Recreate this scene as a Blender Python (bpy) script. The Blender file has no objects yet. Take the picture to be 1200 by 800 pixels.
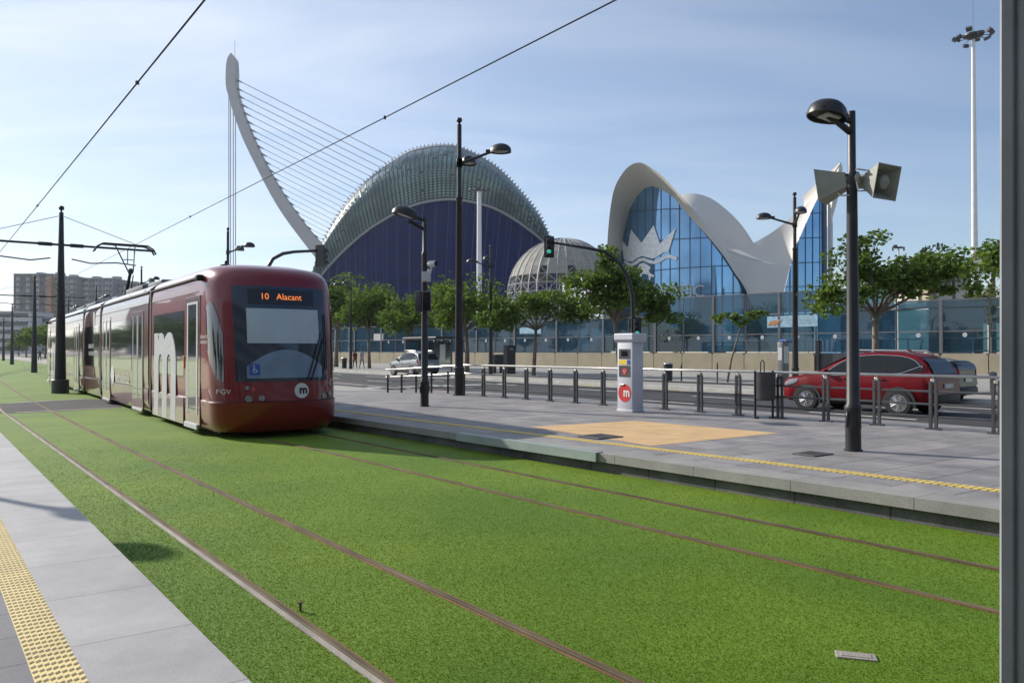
import bpy, bmesh, math, random
import numpy as np
from mathutils import Vector, Matrix, geometry
random.seed(7)
SC = bpy.context.scene
COL = SC.collection
F, HOR, EYE = 920.0, 411.0, 1.6
PITCH = math.atan((HOR - 400) / F)
CAM = Vector((0, 0, EYE))
FW = Vector((0, math.cos(PITCH), math.sin(PITCH)))
UP = Vector((0, -math.sin(PITCH), math.cos(PITCH)))
RT = Vector((1, 0, 0))
ANG = math.radians(35.5)                 # heading of the tracks
DV = Vector((-math.sin(ANG), math.cos(ANG), 0))
NV = Vector((math.cos(ANG), math.sin(ANG), 0))

def ray(x, y):
    return FW + RT * ((x - 600) / F) + UP * ((400 - y) / F)
def G(x, y, z=0.0):                      # ground point seen at a photo position
    r = ray(x, y); return CAM + r * ((z - EYE) / r.z)
def P(x, y, D):                          # point at a given distance
    r = ray(x, y); return CAM + r * (D / r.y)
def ST(s, t, z=0.0):                     # track coordinates: s across, t along
    return NV * s + DV * t + Vector((0, 0, z))
def to_st(p):
    return p.x * NV.x + p.y * NV.y, p.x * DV.x + p.y * DV.y

# ------------------------------------------------------------------ mesh builder
class MB:
    def __init__(self):
        self.v, self.f, self.mi = [], [], []
    def add(self, vs, fs, mi=0, M=None):
        b = len(self.v)
        for p in vs:
            p = Vector(p)
            self.v.append(tuple(M @ p) if M else tuple(p))
        for f in fs:
            self.f.append(tuple(b + i for i in f)); self.mi.append(mi)
        return self
    def box(self, c, s, mi=0, M=None, bev=0.0):
        x, y, z = s[0] / 2, s[1] / 2, s[2] / 2
        if bev <= 0:
            vs = [(c[0] + i * x, c[1] + j * y, c[2] + k * z) for k in (-1, 1) for j in (-1, 1) for i in (-1, 1)]
            fs = [(0, 2, 3, 1), (4, 5, 7, 6), (0, 1, 5, 4), (2, 6, 7, 3), (0, 4, 6, 2), (1, 3, 7, 5)]
            return self.add(vs, fs, mi, M)
        bm = bmesh.new(); bmesh.ops.create_cube(bm, size=1)
        bmesh.ops.scale(bm, vec=s, verts=bm.verts)
        bmesh.ops.bevel(bm, geom=list(bm.edges), offset=bev, segments=2, affect='EDGES', profile=.5)
        bmesh.ops.translate(bm, vec=c, verts=bm.verts)
        bm.verts.index_update()
        vs = [v.co.copy() for v in bm.verts]; fs = [[v.index for v in f.verts] for f in bm.faces]; bm.free()
        return self.add(vs, fs, mi, M)
    def tube(self, pts, r, n=8, mi=0, caps=True, M=None):
        pts = [Vector(p) for p in pts]; k = len(pts)
        rs = r if isinstance(r, (list, tuple)) else [r] * k
        ref = None; vs = []
        for i, p in enumerate(pts):
            d = (pts[min(i + 1, k - 1)] - pts[max(i - 1, 0)])
            if d.length < 1e-9: d = Vector((0, 0, 1))
            d.normalize()
            if ref is None:
                ref = Vector((0, 0, 1)) if abs(d.z) < .9 else Vector((1, 0, 0))
            a = d.cross(ref).normalized(); b = a.cross(d).normalized(); ref = b
            for j in range(n):
                th = 2 * math.pi * (j + .5) / n
                vs.append(p + (a * math.cos(th) + b * math.sin(th)) * rs[i])
        fs = []
        for i in range(k - 1):
            for j in range(n):
                fs.append((i * n + j, i * n + (j + 1) % n, (i + 1) * n + (j + 1) % n, (i + 1) * n + j))
        if caps:
            fs.append(tuple(range(n))[::-1]); fs.append(tuple((k - 1) * n + j for j in range(n)))
        return self.add(vs, fs, mi, M)
    def lathe(self, prof, c=(0, 0, 0), n=20, mi=0, M=None, sy=1.0):
        vs = []; k = len(prof)
        for r, z in prof:
            for j in range(n):
                th = 2 * math.pi * j / n
                vs.append((c[0] + r * math.cos(th), c[1] + r * math.sin(th) * sy, c[2] + z))
        fs = [(i * n + j, i * n + (j + 1) % n, (i + 1) * n + (j + 1) % n, (i + 1) * n + j) for i in range(k - 1) for j in range(n)]
        if prof[0][0] > 1e-6: fs.append(tuple(range(n))[::-1])
        if prof[-1][0] > 1e-6: fs.append(tuple((k - 1) * n + j for j in range(n)))
        return self.add(vs, fs, mi, M)
    def grid(self, rows, mi=0, M=None, close=False):
        a, b = len(rows), len(rows[0])
        vs = [p for r in rows for p in r]; fs = []
        for i in range(a - 1):
            for j in range(b - 1 + (1 if close else 0)):
                j2 = (j + 1) % b
                fs.append((i * b + j, i * b + j2, (i + 1) * b + j2, (i + 1) * b + j))
        return self.add(vs, fs, mi, M)
    def poly(self, pts, fn, mi=0):           # flat outline through fn(a,b)->3D
        p3 = [Vector((p[0], p[1], 0)) for p in pts]
        tr = geometry.tessellate_polygon([p3])
        return self.add([fn(p[0], p[1]) for p in pts], tr, mi)
    def prism(self, pts, fn0, fn1, mi=0):    # outline with thickness
        n = len(pts); p3 = [Vector((p[0], p[1], 0)) for p in pts]
        tr = [tuple(t) for t in geometry.tessellate_polygon([p3])]
        vs = [fn0(*p) for p in pts] + [fn1(*p) for p in pts]
        fs = tr + [tuple(i + n for i in t[::-1]) for t in tr] + [(i, (i + 1) % n, n + (i + 1) % n, n + i) for i in range(n)]
        return self.add(vs, fs, mi)
    def text(self, s, size, fn, mi=0, align='CENTER', sx=1.0):
        cu = bpy.data.curves.new('t', 'FONT'); cu.body = s; cu.size = size
        cu.align_x = align; cu.align_y = 'CENTER'; cu.resolution_u = 3
        ob = bpy.data.objects.new('t', cu); COL.objects.link(ob)
        dg = bpy.context.evaluated_depsgraph_get(); dg.update()
        me = bpy.data.meshes.new_from_object(ob.evaluated_get(dg))
        self.add([fn(v.co.x * sx, v.co.y) for v in me.vertices], [tuple(p.vertices) for p in me.polygons], mi)
        bpy.data.objects.remove(ob); bpy.data.curves.remove(cu); bpy.data.meshes.remove(me)
        return self
    def build(self, name, mats, parent=None, smooth=False, fix=True, uv=None, split=None):
        me = bpy.data.meshes.new(name)
        me.from_pydata(self.v, [], self.f)
        if not isinstance(mats, (list, tuple)): mats = [mats]
        for m in mats: me.materials.append(m)
        me.polygons.foreach_set('material_index', self.mi)
        if fix:
            bm = bmesh.new(); bm.from_mesh(me)
            bmesh.ops.recalc_face_normals(bm, faces=bm.faces); bm.to_mesh(me); bm.free()
        if smooth:
            me.polygons.foreach_set('use_smooth', [True] * len(me.polygons))
            if split is not None:
                try: me.set_sharp_from_angle(angle=math.radians(split))
                except Exception: pass
        me.update()
        o = bpy.data.objects.new(name, me); COL.objects.link(o)
        if parent: o.parent = parent
        return o

def tag(o, label=None, cat=None, group=None, kind=None):
    if label: o['label'] = label
    if cat: o['category'] = cat
    if group: o['group'] = group
    if kind: o['kind'] = kind
    return o
def empty(name, label, cat, loc=(0, 0, 0), rz=0.0, group=None):
    o = bpy.data.objects.new(name, None); COL.objects.link(o)
    o.empty_display_size = .2
    o.location = loc; o.rotation_euler = (0, 0, rz)
    return tag(o, label, cat, group)
def copy_tree(o, parent=None):
    c = o.copy(); COL.objects.link(c)
    if parent: c.parent = parent
    for ch in list(o.children): copy_tree(ch, c)
    return c
def dup(o, loc, rz, label):
    c = copy_tree(o); c.location = loc; c.rotation_euler = (0, 0, rz); c['label'] = label
    return c
def Rz(a): return Matrix.Rotation(a, 4, 'Z')
def Tm(x, y, z): return Matrix.Translation((x, y, z))

def resample(pts, n):
    pts = [Vector(p) for p in pts]
    # Catmull-Rom densify then arc-length resample
    d = []
    for i in range(len(pts) - 1):
        p0 = pts[max(i - 1, 0)]; p1 = pts[i]; p2 = pts[i + 1]; p3 = pts[min(i + 2, len(pts) - 1)]
        for k in range(12):
            t = k / 12
            d.append(.5 * ((2 * p1) + (p2 - p0) * t + (2 * p0 - 5 * p1 + 4 * p2 - p3) * t * t + (3 * p1 - p0 - 3 * p2 + p3) * t ** 3))
    d.append(pts[-1])
    L = [0]
    for i in range(1, len(d)): L.append(L[-1] + (d[i] - d[i - 1]).length)
    out = []; j = 0
    for k in range(n):
        s = L[-1] * k / (n - 1)
        while j < len(L) - 2 and L[j + 1] < s: j += 1
        w = (s - L[j]) / max(L[j + 1] - L[j], 1e-9)
        out.append(d[j].lerp(d[j + 1], min(max(w, 0), 1)))
    return out
def lerp_rows(a, b, m, bulge=None):
    rows = []
    for k in range(m + 1):
        w = k / m
        r = [p.lerp(q, w) for p, q in zip(a, b)]
        if bulge:
            r = [p + bulge(w, i / (len(a) - 1)) for i, p in enumerate(r)]
        rows.append(r)
    return rows

# ------------------------------------------------------------------ materials
def node_mat(name):
    m = bpy.data.materials.new(name); m.use_nodes = True
    nt = m.node_tree; b = nt.nodes['Principled BSDF']
    return m, nt, b
def mat(name, col, rough=.6, ns=6.0, na=.18, bump=0.0, bs=None, metal=0.0, coat=0.0, spec=.5, coat_rough=.05, stretch=None):
    m, nt, b = node_mat(name)
    tc = nt.nodes.new('ShaderNodeTexCoord'); nz = nt.nodes.new('ShaderNodeTexNoise')
    nz.inputs['Scale'].default_value = ns; nz.inputs['Detail'].default_value = 6
    src = tc.outputs['Object']
    if stretch:
        mp = nt.nodes.new('ShaderNodeMapping'); mp.inputs['Scale'].default_value = stretch
        nt.links.new(src, mp.inputs[0]); src = mp.outputs[0]
    nt.links.new(src, nz.inputs['Vector'])
    rp = nt.nodes.new('ShaderNodeValToRGB')
    lo = [max(c * (1 - na), 0) for c in col]; hi = [min(c * (1 + na), 1) for c in col]
    rp.color_ramp.elements[0].position = .3; rp.color_ramp.elements[1].position = .7
    rp.color_ramp.elements[0].color = (*lo, 1); rp.color_ramp.elements[1].color = (*hi, 1)
    nt.links.new(nz.outputs['Fac'], rp.inputs[0]); nt.links.new(rp.outputs[0], b.inputs['Base Color'])
    b.inputs['Roughness'].default_value = rough; b.inputs['Metallic'].default_value = metal
    b.inputs['Coat Weight'].default_value = coat; b.inputs['Coat Roughness'].default_value = coat_rough
    b.inputs['Specular IOR Level'].default_value = spec
    if bump:
        n2 = nt.nodes.new('ShaderNodeTexNoise'); n2.inputs['Scale'].default_value = bs or ns * 6; n2.inputs['Detail'].default_value = 5
        nt.links.new(src, n2.inputs['Vector'])
        bp = nt.nodes.new('ShaderNodeBump'); bp.inputs['Strength'].default_value = bump; bp.inputs['Distance'].default_value = .02
        nt.links.new(n2.outputs['Fac'], bp.inputs['Height']); nt.links.new(bp.outputs[0], b.inputs['Normal'])
    return m
def glow(name, col, s):
    m, nt, b = node_mat(name)
    b.inputs['Base Color'].default_value = (*col, 1); b.inputs['Emission Color'].default_value = (*col, 1); b.inputs['Emission Strength'].default_value = s
    return m
def brick_mat(name, c1, c2, mortar, w, h, ms=.006, off=.5, rough=.75, rot=0.0, na=.2, bump=.2, dirt=.25, spec=.3):
    m, nt, b = node_mat(name); L = nt.links.new
    tc = nt.nodes.new('ShaderNodeTexCoord'); mp = nt.nodes.new('ShaderNodeMapping')
    mp.inputs['Rotation'].default_value = (0, 0, rot)
    L(tc.outputs['Object'], mp.inputs[0])
    br = nt.nodes.new('ShaderNodeTexBrick'); L(mp.outputs[0], br.inputs['Vector'])
    br.inputs['Scale'].default_value = 1; br.inputs['Brick Width'].default_value = w; br.inputs['Row Height'].default_value = h
    br.inputs['Mortar Size'].default_value = ms; br.inputs['Mortar Smooth'].default_value = .3; br.offset = off
    br.inputs['Color1'].default_value = (*c1, 1); br.inputs['Color2'].default_value = (*c2, 1); br.inputs['Mortar'].default_value = (*mortar, 1)
    nz = nt.nodes.new('ShaderNodeTexNoise'); nz.inputs['Scale'].default_value = 1.3; nz.inputs['Detail'].default_value = 8; nz.inputs['Roughness'].default_value = .7
    L(tc.outputs['Object'], nz.inputs['Vector'])
    rp = nt.nodes.new('ShaderNodeValToRGB'); rp.color_ramp.elements[0].position = .35; rp.color_ramp.elements[1].position = .65
    rp.color_ramp.elements[0].color = (1 - dirt, 1 - dirt, 1 - dirt * .95, 1); rp.color_ramp.elements[1].color = (1, 1, 1, 1)
    L(nz.outputs['Fac'], rp.inputs[0])
    mx = nt.nodes.new('ShaderNodeMixRGB'); mx.blend_type = 'MULTIPLY'; mx.inputs[0].default_value = 1
    L(br.outputs['Color'], mx.inputs[1]); L(rp.outputs[0], mx.inputs[2])
    n2 = nt.nodes.new('ShaderNodeTexNoise'); n2.inputs['Scale'].default_value = 90; n2.inputs['Detail'].default_value = 3
    L(tc.outputs['Object'], n2.inputs['Vector'])
    r2 = nt.nodes.new('ShaderNodeValToRGB'); r2.color_ramp.elements[0].color = (1 - na, 1 - na, 1 - na, 1); r2.color_ramp.elements[1].color = (1 + 0, 1, 1, 1)
    r2.color_ramp.elements[0].position = .35; r2.color_ramp.elements[1].position = .6
    L(n2.outputs['Fac'], r2.inputs[0])
    m2 = nt.nodes.new('ShaderNodeMixRGB'); m2.blend_type = 'MULTIPLY'; m2.inputs[0].default_value = 1
    L(mx.outputs[0], m2.inputs[1]); L(r2.outputs[0], m2.inputs[2]); L(m2.outputs[0], b.inputs['Base Color'])
    b.inputs['Roughness'].default_value = rough; b.inputs['Specular IOR Level'].default_value = spec
    if bump:
        mt = nt.nodes.new('ShaderNodeMath'); mt.operation = 'MULTIPLY_ADD'; mt.inputs[1].default_value = -1; 
        L(br.outputs['Fac'], mt.inputs[0]); 
        ms2 = nt.nodes.new('ShaderNodeMath'); ms2.operation = 'MULTIPLY'; ms2.inputs[1].default_value = .25; L(n2.outputs['Fac'], ms2.inputs[0]); L(ms2.outputs[0], mt.inputs[2])
        bp = nt.nodes.new('ShaderNodeBump'); bp.inputs['Strength'].default_value = bump; bp.inputs['Distance'].default_value = .01
        L(mt.outputs[0], bp.inputs['Height']); L(bp.outputs[0], b.inputs['Normal'])
    return m
def window_glass(name, tint, trans=.5, rough=.03, tcol=None, lo=.08, hi=.9):
    """Tinted pane: mirrors more at grazing angles, lets tinted light through."""
    m, nt, b = node_mat(name); L = nt.links.new
    out = nt.nodes['Material Output']
    b.inputs['Base Color'].default_value = (*tint, 1); b.inputs['Roughness'].default_value = .25
    tr = nt.nodes.new('ShaderNodeBsdfTransparent'); tr.inputs[0].default_value = (*(tcol or tint), 1)
    gl = nt.nodes.new('ShaderNodeBsdfGlossy'); gl.inputs['Roughness'].default_value = rough; gl.inputs[0].default_value = (.9, .95, 1, 1)
    m1 = nt.nodes.new('ShaderNodeMixShader'); m1.inputs[0].default_value = trans
    L(b.outputs[0], m1.inputs[1]); L(tr.outputs[0], m1.inputs[2])
    lw = nt.nodes.new('ShaderNodeLayerWeight'); lw.inputs[0].default_value = .25
    mr = nt.nodes.new('ShaderNodeMapRange'); mr.inputs[3].default_value = lo; mr.inputs[4].default_value = hi
    L(lw.outputs['Fresnel'], mr.inputs[0])
    m2 = nt.nodes.new('ShaderNodeMixShader'); L(mr.outputs[0], m2.inputs[0]); L(m1.outputs[0], m2.inputs[1]); L(gl.outputs[0], m2.inputs[2])
    L(m2.outputs[0], out.inputs['Surface'])
    return m
def leaf_mat(name, c1, c2, trans=.35, upright=0.0):
    m, nt, b = node_mat(name); L = nt.links.new
    out = nt.nodes['Material Output']; nt.nodes.remove(b)
    gi = nt.nodes.new('ShaderNodeNewGeometry'); rp = nt.nodes.new('ShaderNodeValToRGB')
    rp.color_ramp.elements[0].color = (*c1, 1); rp.color_ramp.elements[1].color = (*c2, 1)
    L(gi.outputs['Random Per Island'], rp.inputs[0])
    df = nt.nodes.new('ShaderNodeBsdfDiffuse'); tl = nt.nodes.new('ShaderNodeBsdfTranslucent'); gl = nt.nodes.new('ShaderNodeBsdfGlossy')
    gl.inputs['Roughness'].default_value = .6; gl.inputs[0].default_value = (.8, .9, .6, 1)
    L(rp.outputs[0], df.inputs[0])
    hs = nt.nodes.new('ShaderNodeHueSaturation'); hs.inputs['Hue'].default_value = .485; hs.inputs['Value'].default_value = 1.5; L(rp.outputs[0], hs.inputs['Color']); L(hs.outputs[0], tl.inputs[0])
    if upright:                          # soft pile: blades shade mostly like the mat they stand in
        va = nt.nodes.new('ShaderNodeVectorMath'); va.operation = 'MULTIPLY_ADD'; L(gi.outputs['Normal'], va.inputs[0]); va.inputs[1].default_value = (.45, .45, .45); va.inputs[2].default_value = (0, 0, upright)
        vn = nt.nodes.new('ShaderNodeVectorMath'); vn.operation = 'NORMALIZE'; L(va.outputs[0], vn.inputs[0])
        for q in (df, gl): L(vn.outputs[0], q.inputs['Normal'])
    m1 = nt.nodes.new('ShaderNodeMixShader'); m1.inputs[0].default_value = trans; L(df.outputs[0], m1.inputs[1]); L(tl.outputs[0], m1.inputs[2])
    m2 = nt.nodes.new('ShaderNodeMixShader'); m2.inputs[0].default_value = .03; L(m1.outputs[0], m2.inputs[1]); L(gl.outputs[0], m2.inputs[2])
    L(m2.outputs[0], out.inputs['Surface'])
    return m

M = {}
M['ground'] = mat('dusty_ground', (.22, .2, .17), .9, .05, .25)
M['asphalt'] = mat('asphalt', (.055, .056, .06), .85, .8, .25, .5, 160, spec=.3)
M['concrete'] = mat('concrete', (.3, .29, .265), .8, 1.4, .18, .2, 60)
M['kerb'] = mat('kerb_stone', (.4, .39, .36), .8, 2, .2, .2, 60)
M['white_paint'] = mat('road_paint', (.7, .7, .68), .6, 3, .2)
M['pink_paint'] = mat('worn_road_paint', (.42, .3, .29), .6, 3, .25)
M['yellow_paint'] = mat('yellow_road_paint', (.7, .52, .1), .6, 3, .2)
M['slab_light'] = brick_mat('platform_slabs', (.42, .41, .4), (.38, .37, .365), (.2, .2, .2), 40, .82, .005, .5, .6, 0, .14, .15, .28, .5)
M['paver_dark'] = brick_mat('dark_pavers', (.2, .2, .21), (.17, .17, .18), (.09, .09, .09), .6, .4, .006, .5, .7, 0, .15, .25, .2)
M['paver'] = brick_mat('platform_pavers', (.36, .335, .32), (.28, .265, .26), (.13, .125, .125), .8, .6, .011, .5, .65, 0, .14, .2, .42, .45)
M['coping'] = brick_mat('platform_coping', (.36, .345, .32), (.33, .32, .3), (.16, .16, .15), 3.0, 1.25, .006, 0, .75, 0, .2, .2, .3)
M['base_wall'] = brick_mat('platform_base', (.2, .19, .18), (.15, .15, .15), (.08, .08, .08), 1.3, 1.0, .01, 0, .85, 0, .3, .3, .55)
M['ochre'] = mat('ochre_paving', (.56, .37, .18), .75, 2, .12, .15, 150)
M['tactile'] = mat('yellow_tactile', (.66, .52, .22), .65, 3, .12, .1, 80)
M['tactile_bright'] = mat('yellow_tactile_bright', (.62, .47, .13), .6, 3, .15, .1, 80)
M['joint_dark'] = mat('tactile_slots', (.12, .1, .06), .9)
M['steel'] = mat('rail_steel', (.12, .095, .06), .7, 3, .4, metal=.0, spec=.12, stretch=(1, .1, 1))
M['rust'] = mat('rail_rust', (.15, .085, .032), .9, 4, .4, .3, 80, stretch=(1, .15, 1))
M['rail_conc'] = mat('rail_concrete', (.3, .27, .23), .85, 3, .3, .2, 60, stretch=(1, .3, 1))
M['black_paint'] = mat('black_paint', (.018, .018, .022), .42, 5, .3, .05, 40)
M['dark_grey'] = mat('dark_grey_metal', (.055, .058, .066), .45, 4, .2, .05, 40)
M['mid_grey'] = mat('grey_metal', (.13, .135, .145), .45, 3, .12, .05, 60)
M['light_grey'] = mat('pale_grey_metal', (.5, .51, .53), .4, 4, .08)
M['alu'] = mat('aluminium', (.62, .6, .56), .3, 6, .1, metal=.85)
M['white'] = mat('white_paint', (.66, .66, .655), .5, 2, .06)
M['horn'] = mat('horn_grey', (.27, .28, .25), .55, 4, .12)
M['lens'] = mat('lamp_glass', (.45, .45, .42), .25, 6, .1, coat=.5)
M['red_paint'] = mat('tram_red', (.115, .004, .012), .3, 1.2, .06, coat=1.0, coat_rough=.02)
M['red_front'] = mat('tram_red_front', (.185, .003, .010), .32, 1.2, .06, coat=.7, coat_rough=.02, spec=.4)
M['red_side'] = mat('tram_red_side', (.115, .005, .012), .25, .8, .06, coat=1.0, coat_rough=.03, spec=.8)
M['tram_glass'] = mat('tram_dark_glass', (.012, .015, .018), .03, .7, .1, spec=.9)
M['screen_glass'] = mat('windscreen_glass', (.025, .036, .06), .06, .7, .15, spec=.6)
M['blind'] = mat('sun_blind', (.46, .51, .6), .5, 3, .05, coat=.4)
M['dash'] = mat('cab_dash', (.17, .23, .36), .4, 3, .15, coat=.5)
M['rubber'] = mat('black_rubber', (.012, .012, .012), .7, 6, .2)
M['bellows'] = mat('bellows', (.02, .012, .014), .6, 5, .3)
M['led'] = glow('led_orange', (1, .25, .05), .75)
M['display'] = mat('display_black', (.01, .011, .015), .2, 4, .1)
M['headlight'] = mat('headlamp', (.22, .22, .23), .15, 9, .1, metal=.7, coat=1)
M['red_lens'] = mat('red_lens', (.5, .015, .02), .2, 6, .15, coat=1)
M['orange_lens'] = mat('orange_lens', (.75, .22, .02), .25, 6, .15, coat=1)
M['blue_sign'] = mat('blue_sticker', (.03, .09, .42), .4, 6, .1)
M['red_sign'] = mat('red_disc', (.55, .03, .035), .45, 6, .06)
M['yellow_sign'] = mat('yellow_label', (.75, .55, .03), .5, 6, .06)
M['kiosk'] = mat('kiosk_grey', (.52, .54, .6), .5, 2, .05)
M['wall_beige'] = mat('beige_wall', (.38, .33, .235), .85, .9, .1, .15, 30)
M['stone_shell'] = mat('white_shell', (.56, .54, .5), .6, .12, .06, .05, 3)
M['shell_glass'] = mat('blue_curtain_glass', (.17, .34, .55), .05, .25, .2, spec=1.0, metal=.6)
M['mullion'] = mat('mullion', (.06, .09, .14), .5, 3, .1)
M['decal'] = None
M['trencadis'] = mat('white_pylon', (.4, .4, .415), .6, .2, .05)
M['cable'] = mat('cable_steel', (.3, .31, .33), .5, 2, .1)
M['column_grey'] = mat('column_grey', (.27, .275, .285), .5, 5, .1, .08, 30)
M['dome_panel'] = mat('dome_panels', (.27, .26, .225), .8, .8, .18, .1, 10)
M['dome_steel'] = mat('dome_steel', (.3, .3, .3), .6, 2, .1)
M['far_brick'] = brick_mat('far_brick', (.24, .26, .29), (.205, .22, .245), (.1, .09, .09), 8, 3, .3, .0, .9, 0, .1, 0, .15)  # distance haze is put into the base colour: paler, bluer brick
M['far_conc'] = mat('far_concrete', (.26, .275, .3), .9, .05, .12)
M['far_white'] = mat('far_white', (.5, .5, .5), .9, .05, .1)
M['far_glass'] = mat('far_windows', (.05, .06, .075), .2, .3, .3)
M['orange_brick'] = mat('far_orange_brick', (.3, .15, .09), .9, .1, .15)
M['bark'] = mat('bark', (.17, .14, .11), .9, 9, .35, .6, 40, stretch=(1, 1, .3))
M['leaf'] = leaf_mat('leaf_green', (.035, .075, .012), (.12, .195, .028), .38)
M['leaf_dark'] = leaf_mat('leaf_dark_green', (.022, .05, .012), (.06, .11, .024), .25)
M['leaf_palm'] = leaf_mat('palm_leaf', (.07, .1, .03), (.16, .17, .05), .25)
M['barrier_glass'] = window_glass('barrier_glass', (.035, .085, .12), .72, .02, (.36, .56, .66), .04, .5)
M['shelter_glass'] = window_glass('shelter_glass', (.1, .12, .13), .75, .03, (.6, .68, .7))
M['water_blue'] = mat('blue_pavilion', (.07, .18, .29), .4, .12, .35, spec=.6)
M['pale_block'] = mat('pale_render', (.34, .4, .4), .8, .6, .08)
M['car_glass'] = mat('car_glass', (.008, .01, .012), .06, .7, .1, spec=.4)
M['car_red'] = mat('car_red', (.155, .003, .008), .4, 2, .05, coat=.18, coat_rough=.05, metal=.0, spec=.15)
M['car_silver'] = mat('car_silver', (.3, .31, .32), .3, 2, .05, coat=1.0, metal=.5)
M['car_dark'] = mat('car_dark', (.02, .024, .027), .4, 2, .05, coat=.35, spec=.2)
M['plastic'] = mat('car_plastic', (.025, .025, .027), .6, 8, .15)
M['chrome'] = mat('chrome', (.7, .7, .7), .15, 4, .03, metal=1)
M['tyre'] = mat('tyre', (.016, .016, .016), .8, 9, .2)
M['rim'] = mat('alloy_rim', (.5, .5, .51), .3, 5, .06, metal=.8)
M['skin'] = mat('skin', (.42, .25, .17), .6, 5, .1)
M['hair'] = mat('dark_hair', (.02, .015, .012), .7, 20, .3)
M['cloth_red'] = mat('maroon_cloth', (.12, .02, .03), .85, 9, .15)
M['cloth_pale'] = mat('pale_cloth', (.45, .45, .43), .85, 9, .12)
M['cloth_dark'] = mat('dark_cloth', (.03, .032, .04), .85, 9, .2)
M['cloth_grey'] = mat('grey_cloth', (.18, .18, .2), .85, 9, .15)
M['agora_blue'] = None
M['tl_green'] = glow('signal_green', (.06, .6, .45), .35)
M['poster'] = mat('poster_blue', (.32, .5, .62), .5, 3, .25)
M['turtle'] = mat('turtle_orange', (.5, .24, .09), .6, 6, .3)
M['rubber_edge'] = mat('rubber_edge', (.26, .31, .29), .5, 2, .15)
M['iron'] = mat('cast_iron', (.1, .09, .085), .6, 8, .3, .3, 60)

def grid_glass(name, base, line, nu, nv, wl=.06, rough=.25, spec=.5, vary=.25, metal=0.0):
    """UV-gridded cladding panels, each panel slightly different."""
    m, nt, b = node_mat(name); L = nt.links.new
    uv = nt.nodes.new('ShaderNodeUVMap')
    mp = nt.nodes.new('ShaderNodeMapping'); mp.inputs['Scale'].default_value = (nu, nv, 1); L(uv.outputs[0], mp.inputs[0])
    fr = nt.nodes.new('ShaderNodeVectorMath'); fr.operation = 'FRACTION'; L(mp.outputs[0], fr.inputs[0])
    fl = nt.nodes.new('ShaderNodeVectorMath'); fl.operation = 'FLOOR'; L(mp.outputs[0], fl.inputs[0])
    wn = nt.nodes.new('ShaderNodeTexWhiteNoise'); L(fl.outputs[0], wn.inputs['Vector'])
    sp = nt.nodes.new('ShaderNodeSeparateXYZ'); L(fr.outputs[0], sp.inputs[0])
    def lt(sock, v):
        q = nt.nodes.new('ShaderNodeMath'); q.operation = 'LESS_THAN'; L(sock, q.inputs[0]); q.inputs[1].default_value = v; return q.outputs[0]
    mxn = nt.nodes.new('ShaderNodeMath'); mxn.operation = 'MAXIMUM'; L(lt(sp.outputs[0], wl), mxn.inputs[0]); L(lt(sp.outputs[1], wl * .8), mxn.inputs[1])
    rp = nt.nodes.new('ShaderNodeValToRGB'); rp.color_ramp.elements[0].color = (*[c * (1 - vary) for c in base], 1); rp.color_ramp.elements[1].color = (*[c * (1 + vary) for c in base], 1)
    L(wn.outputs['Value'], rp.inputs[0])
    mx = nt.nodes.new('ShaderNodeMixRGB'); L(mxn.outputs[0], mx.inputs[0]); L(rp.outputs[0], mx.inputs[1]); mx.inputs[2].default_value = (*line, 1)
    L(mx.outputs[0], b.inputs['Base Color']); b.inputs['Roughness'].default_value = rough; b.inputs['Specular IOR Level'].default_value = spec; b.inputs['Metallic'].default_value = metal
    return m
M['agora_blue'] = grid_glass('cobalt_cladding', (.003, .011, .068), (.006, .024, .12), 27, 34, .12, .7, .0, .2)
M['agora_teal'] = grid_glass('teal_glazing', (.07, .125, .135), (.03, .055, .065), 90, 24, .12, .35, .5, .2)
def decal_mat():
    m, nt, b = node_mat('white_dotted_decal'); L = nt.links.new
    tc = nt.nodes.new('ShaderNodeTexCoord'); vo = nt.nodes.new('ShaderNodeTexVoronoi'); vo.inputs['Scale'].default_value = 3.2
    L(tc.outputs['Object'], vo.inputs['Vector'])
    rp = nt.nodes.new('ShaderNodeValToRGB'); rp.color_ramp.elements[0].position = .45; rp.color_ramp.elements[1].position = .62
    rp.color_ramp.elements[0].color = (.92, .92, .92, 1); rp.color_ramp.elements[1].color = (.74, .77, .8, 1)
    L(vo.outputs['Distance'], rp.inputs[0]); L(rp.outputs[0], b.inputs['Base Color']); b.inputs['Roughness'].default_value = .5
    return m
M['decal'] = decal_mat()
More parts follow.
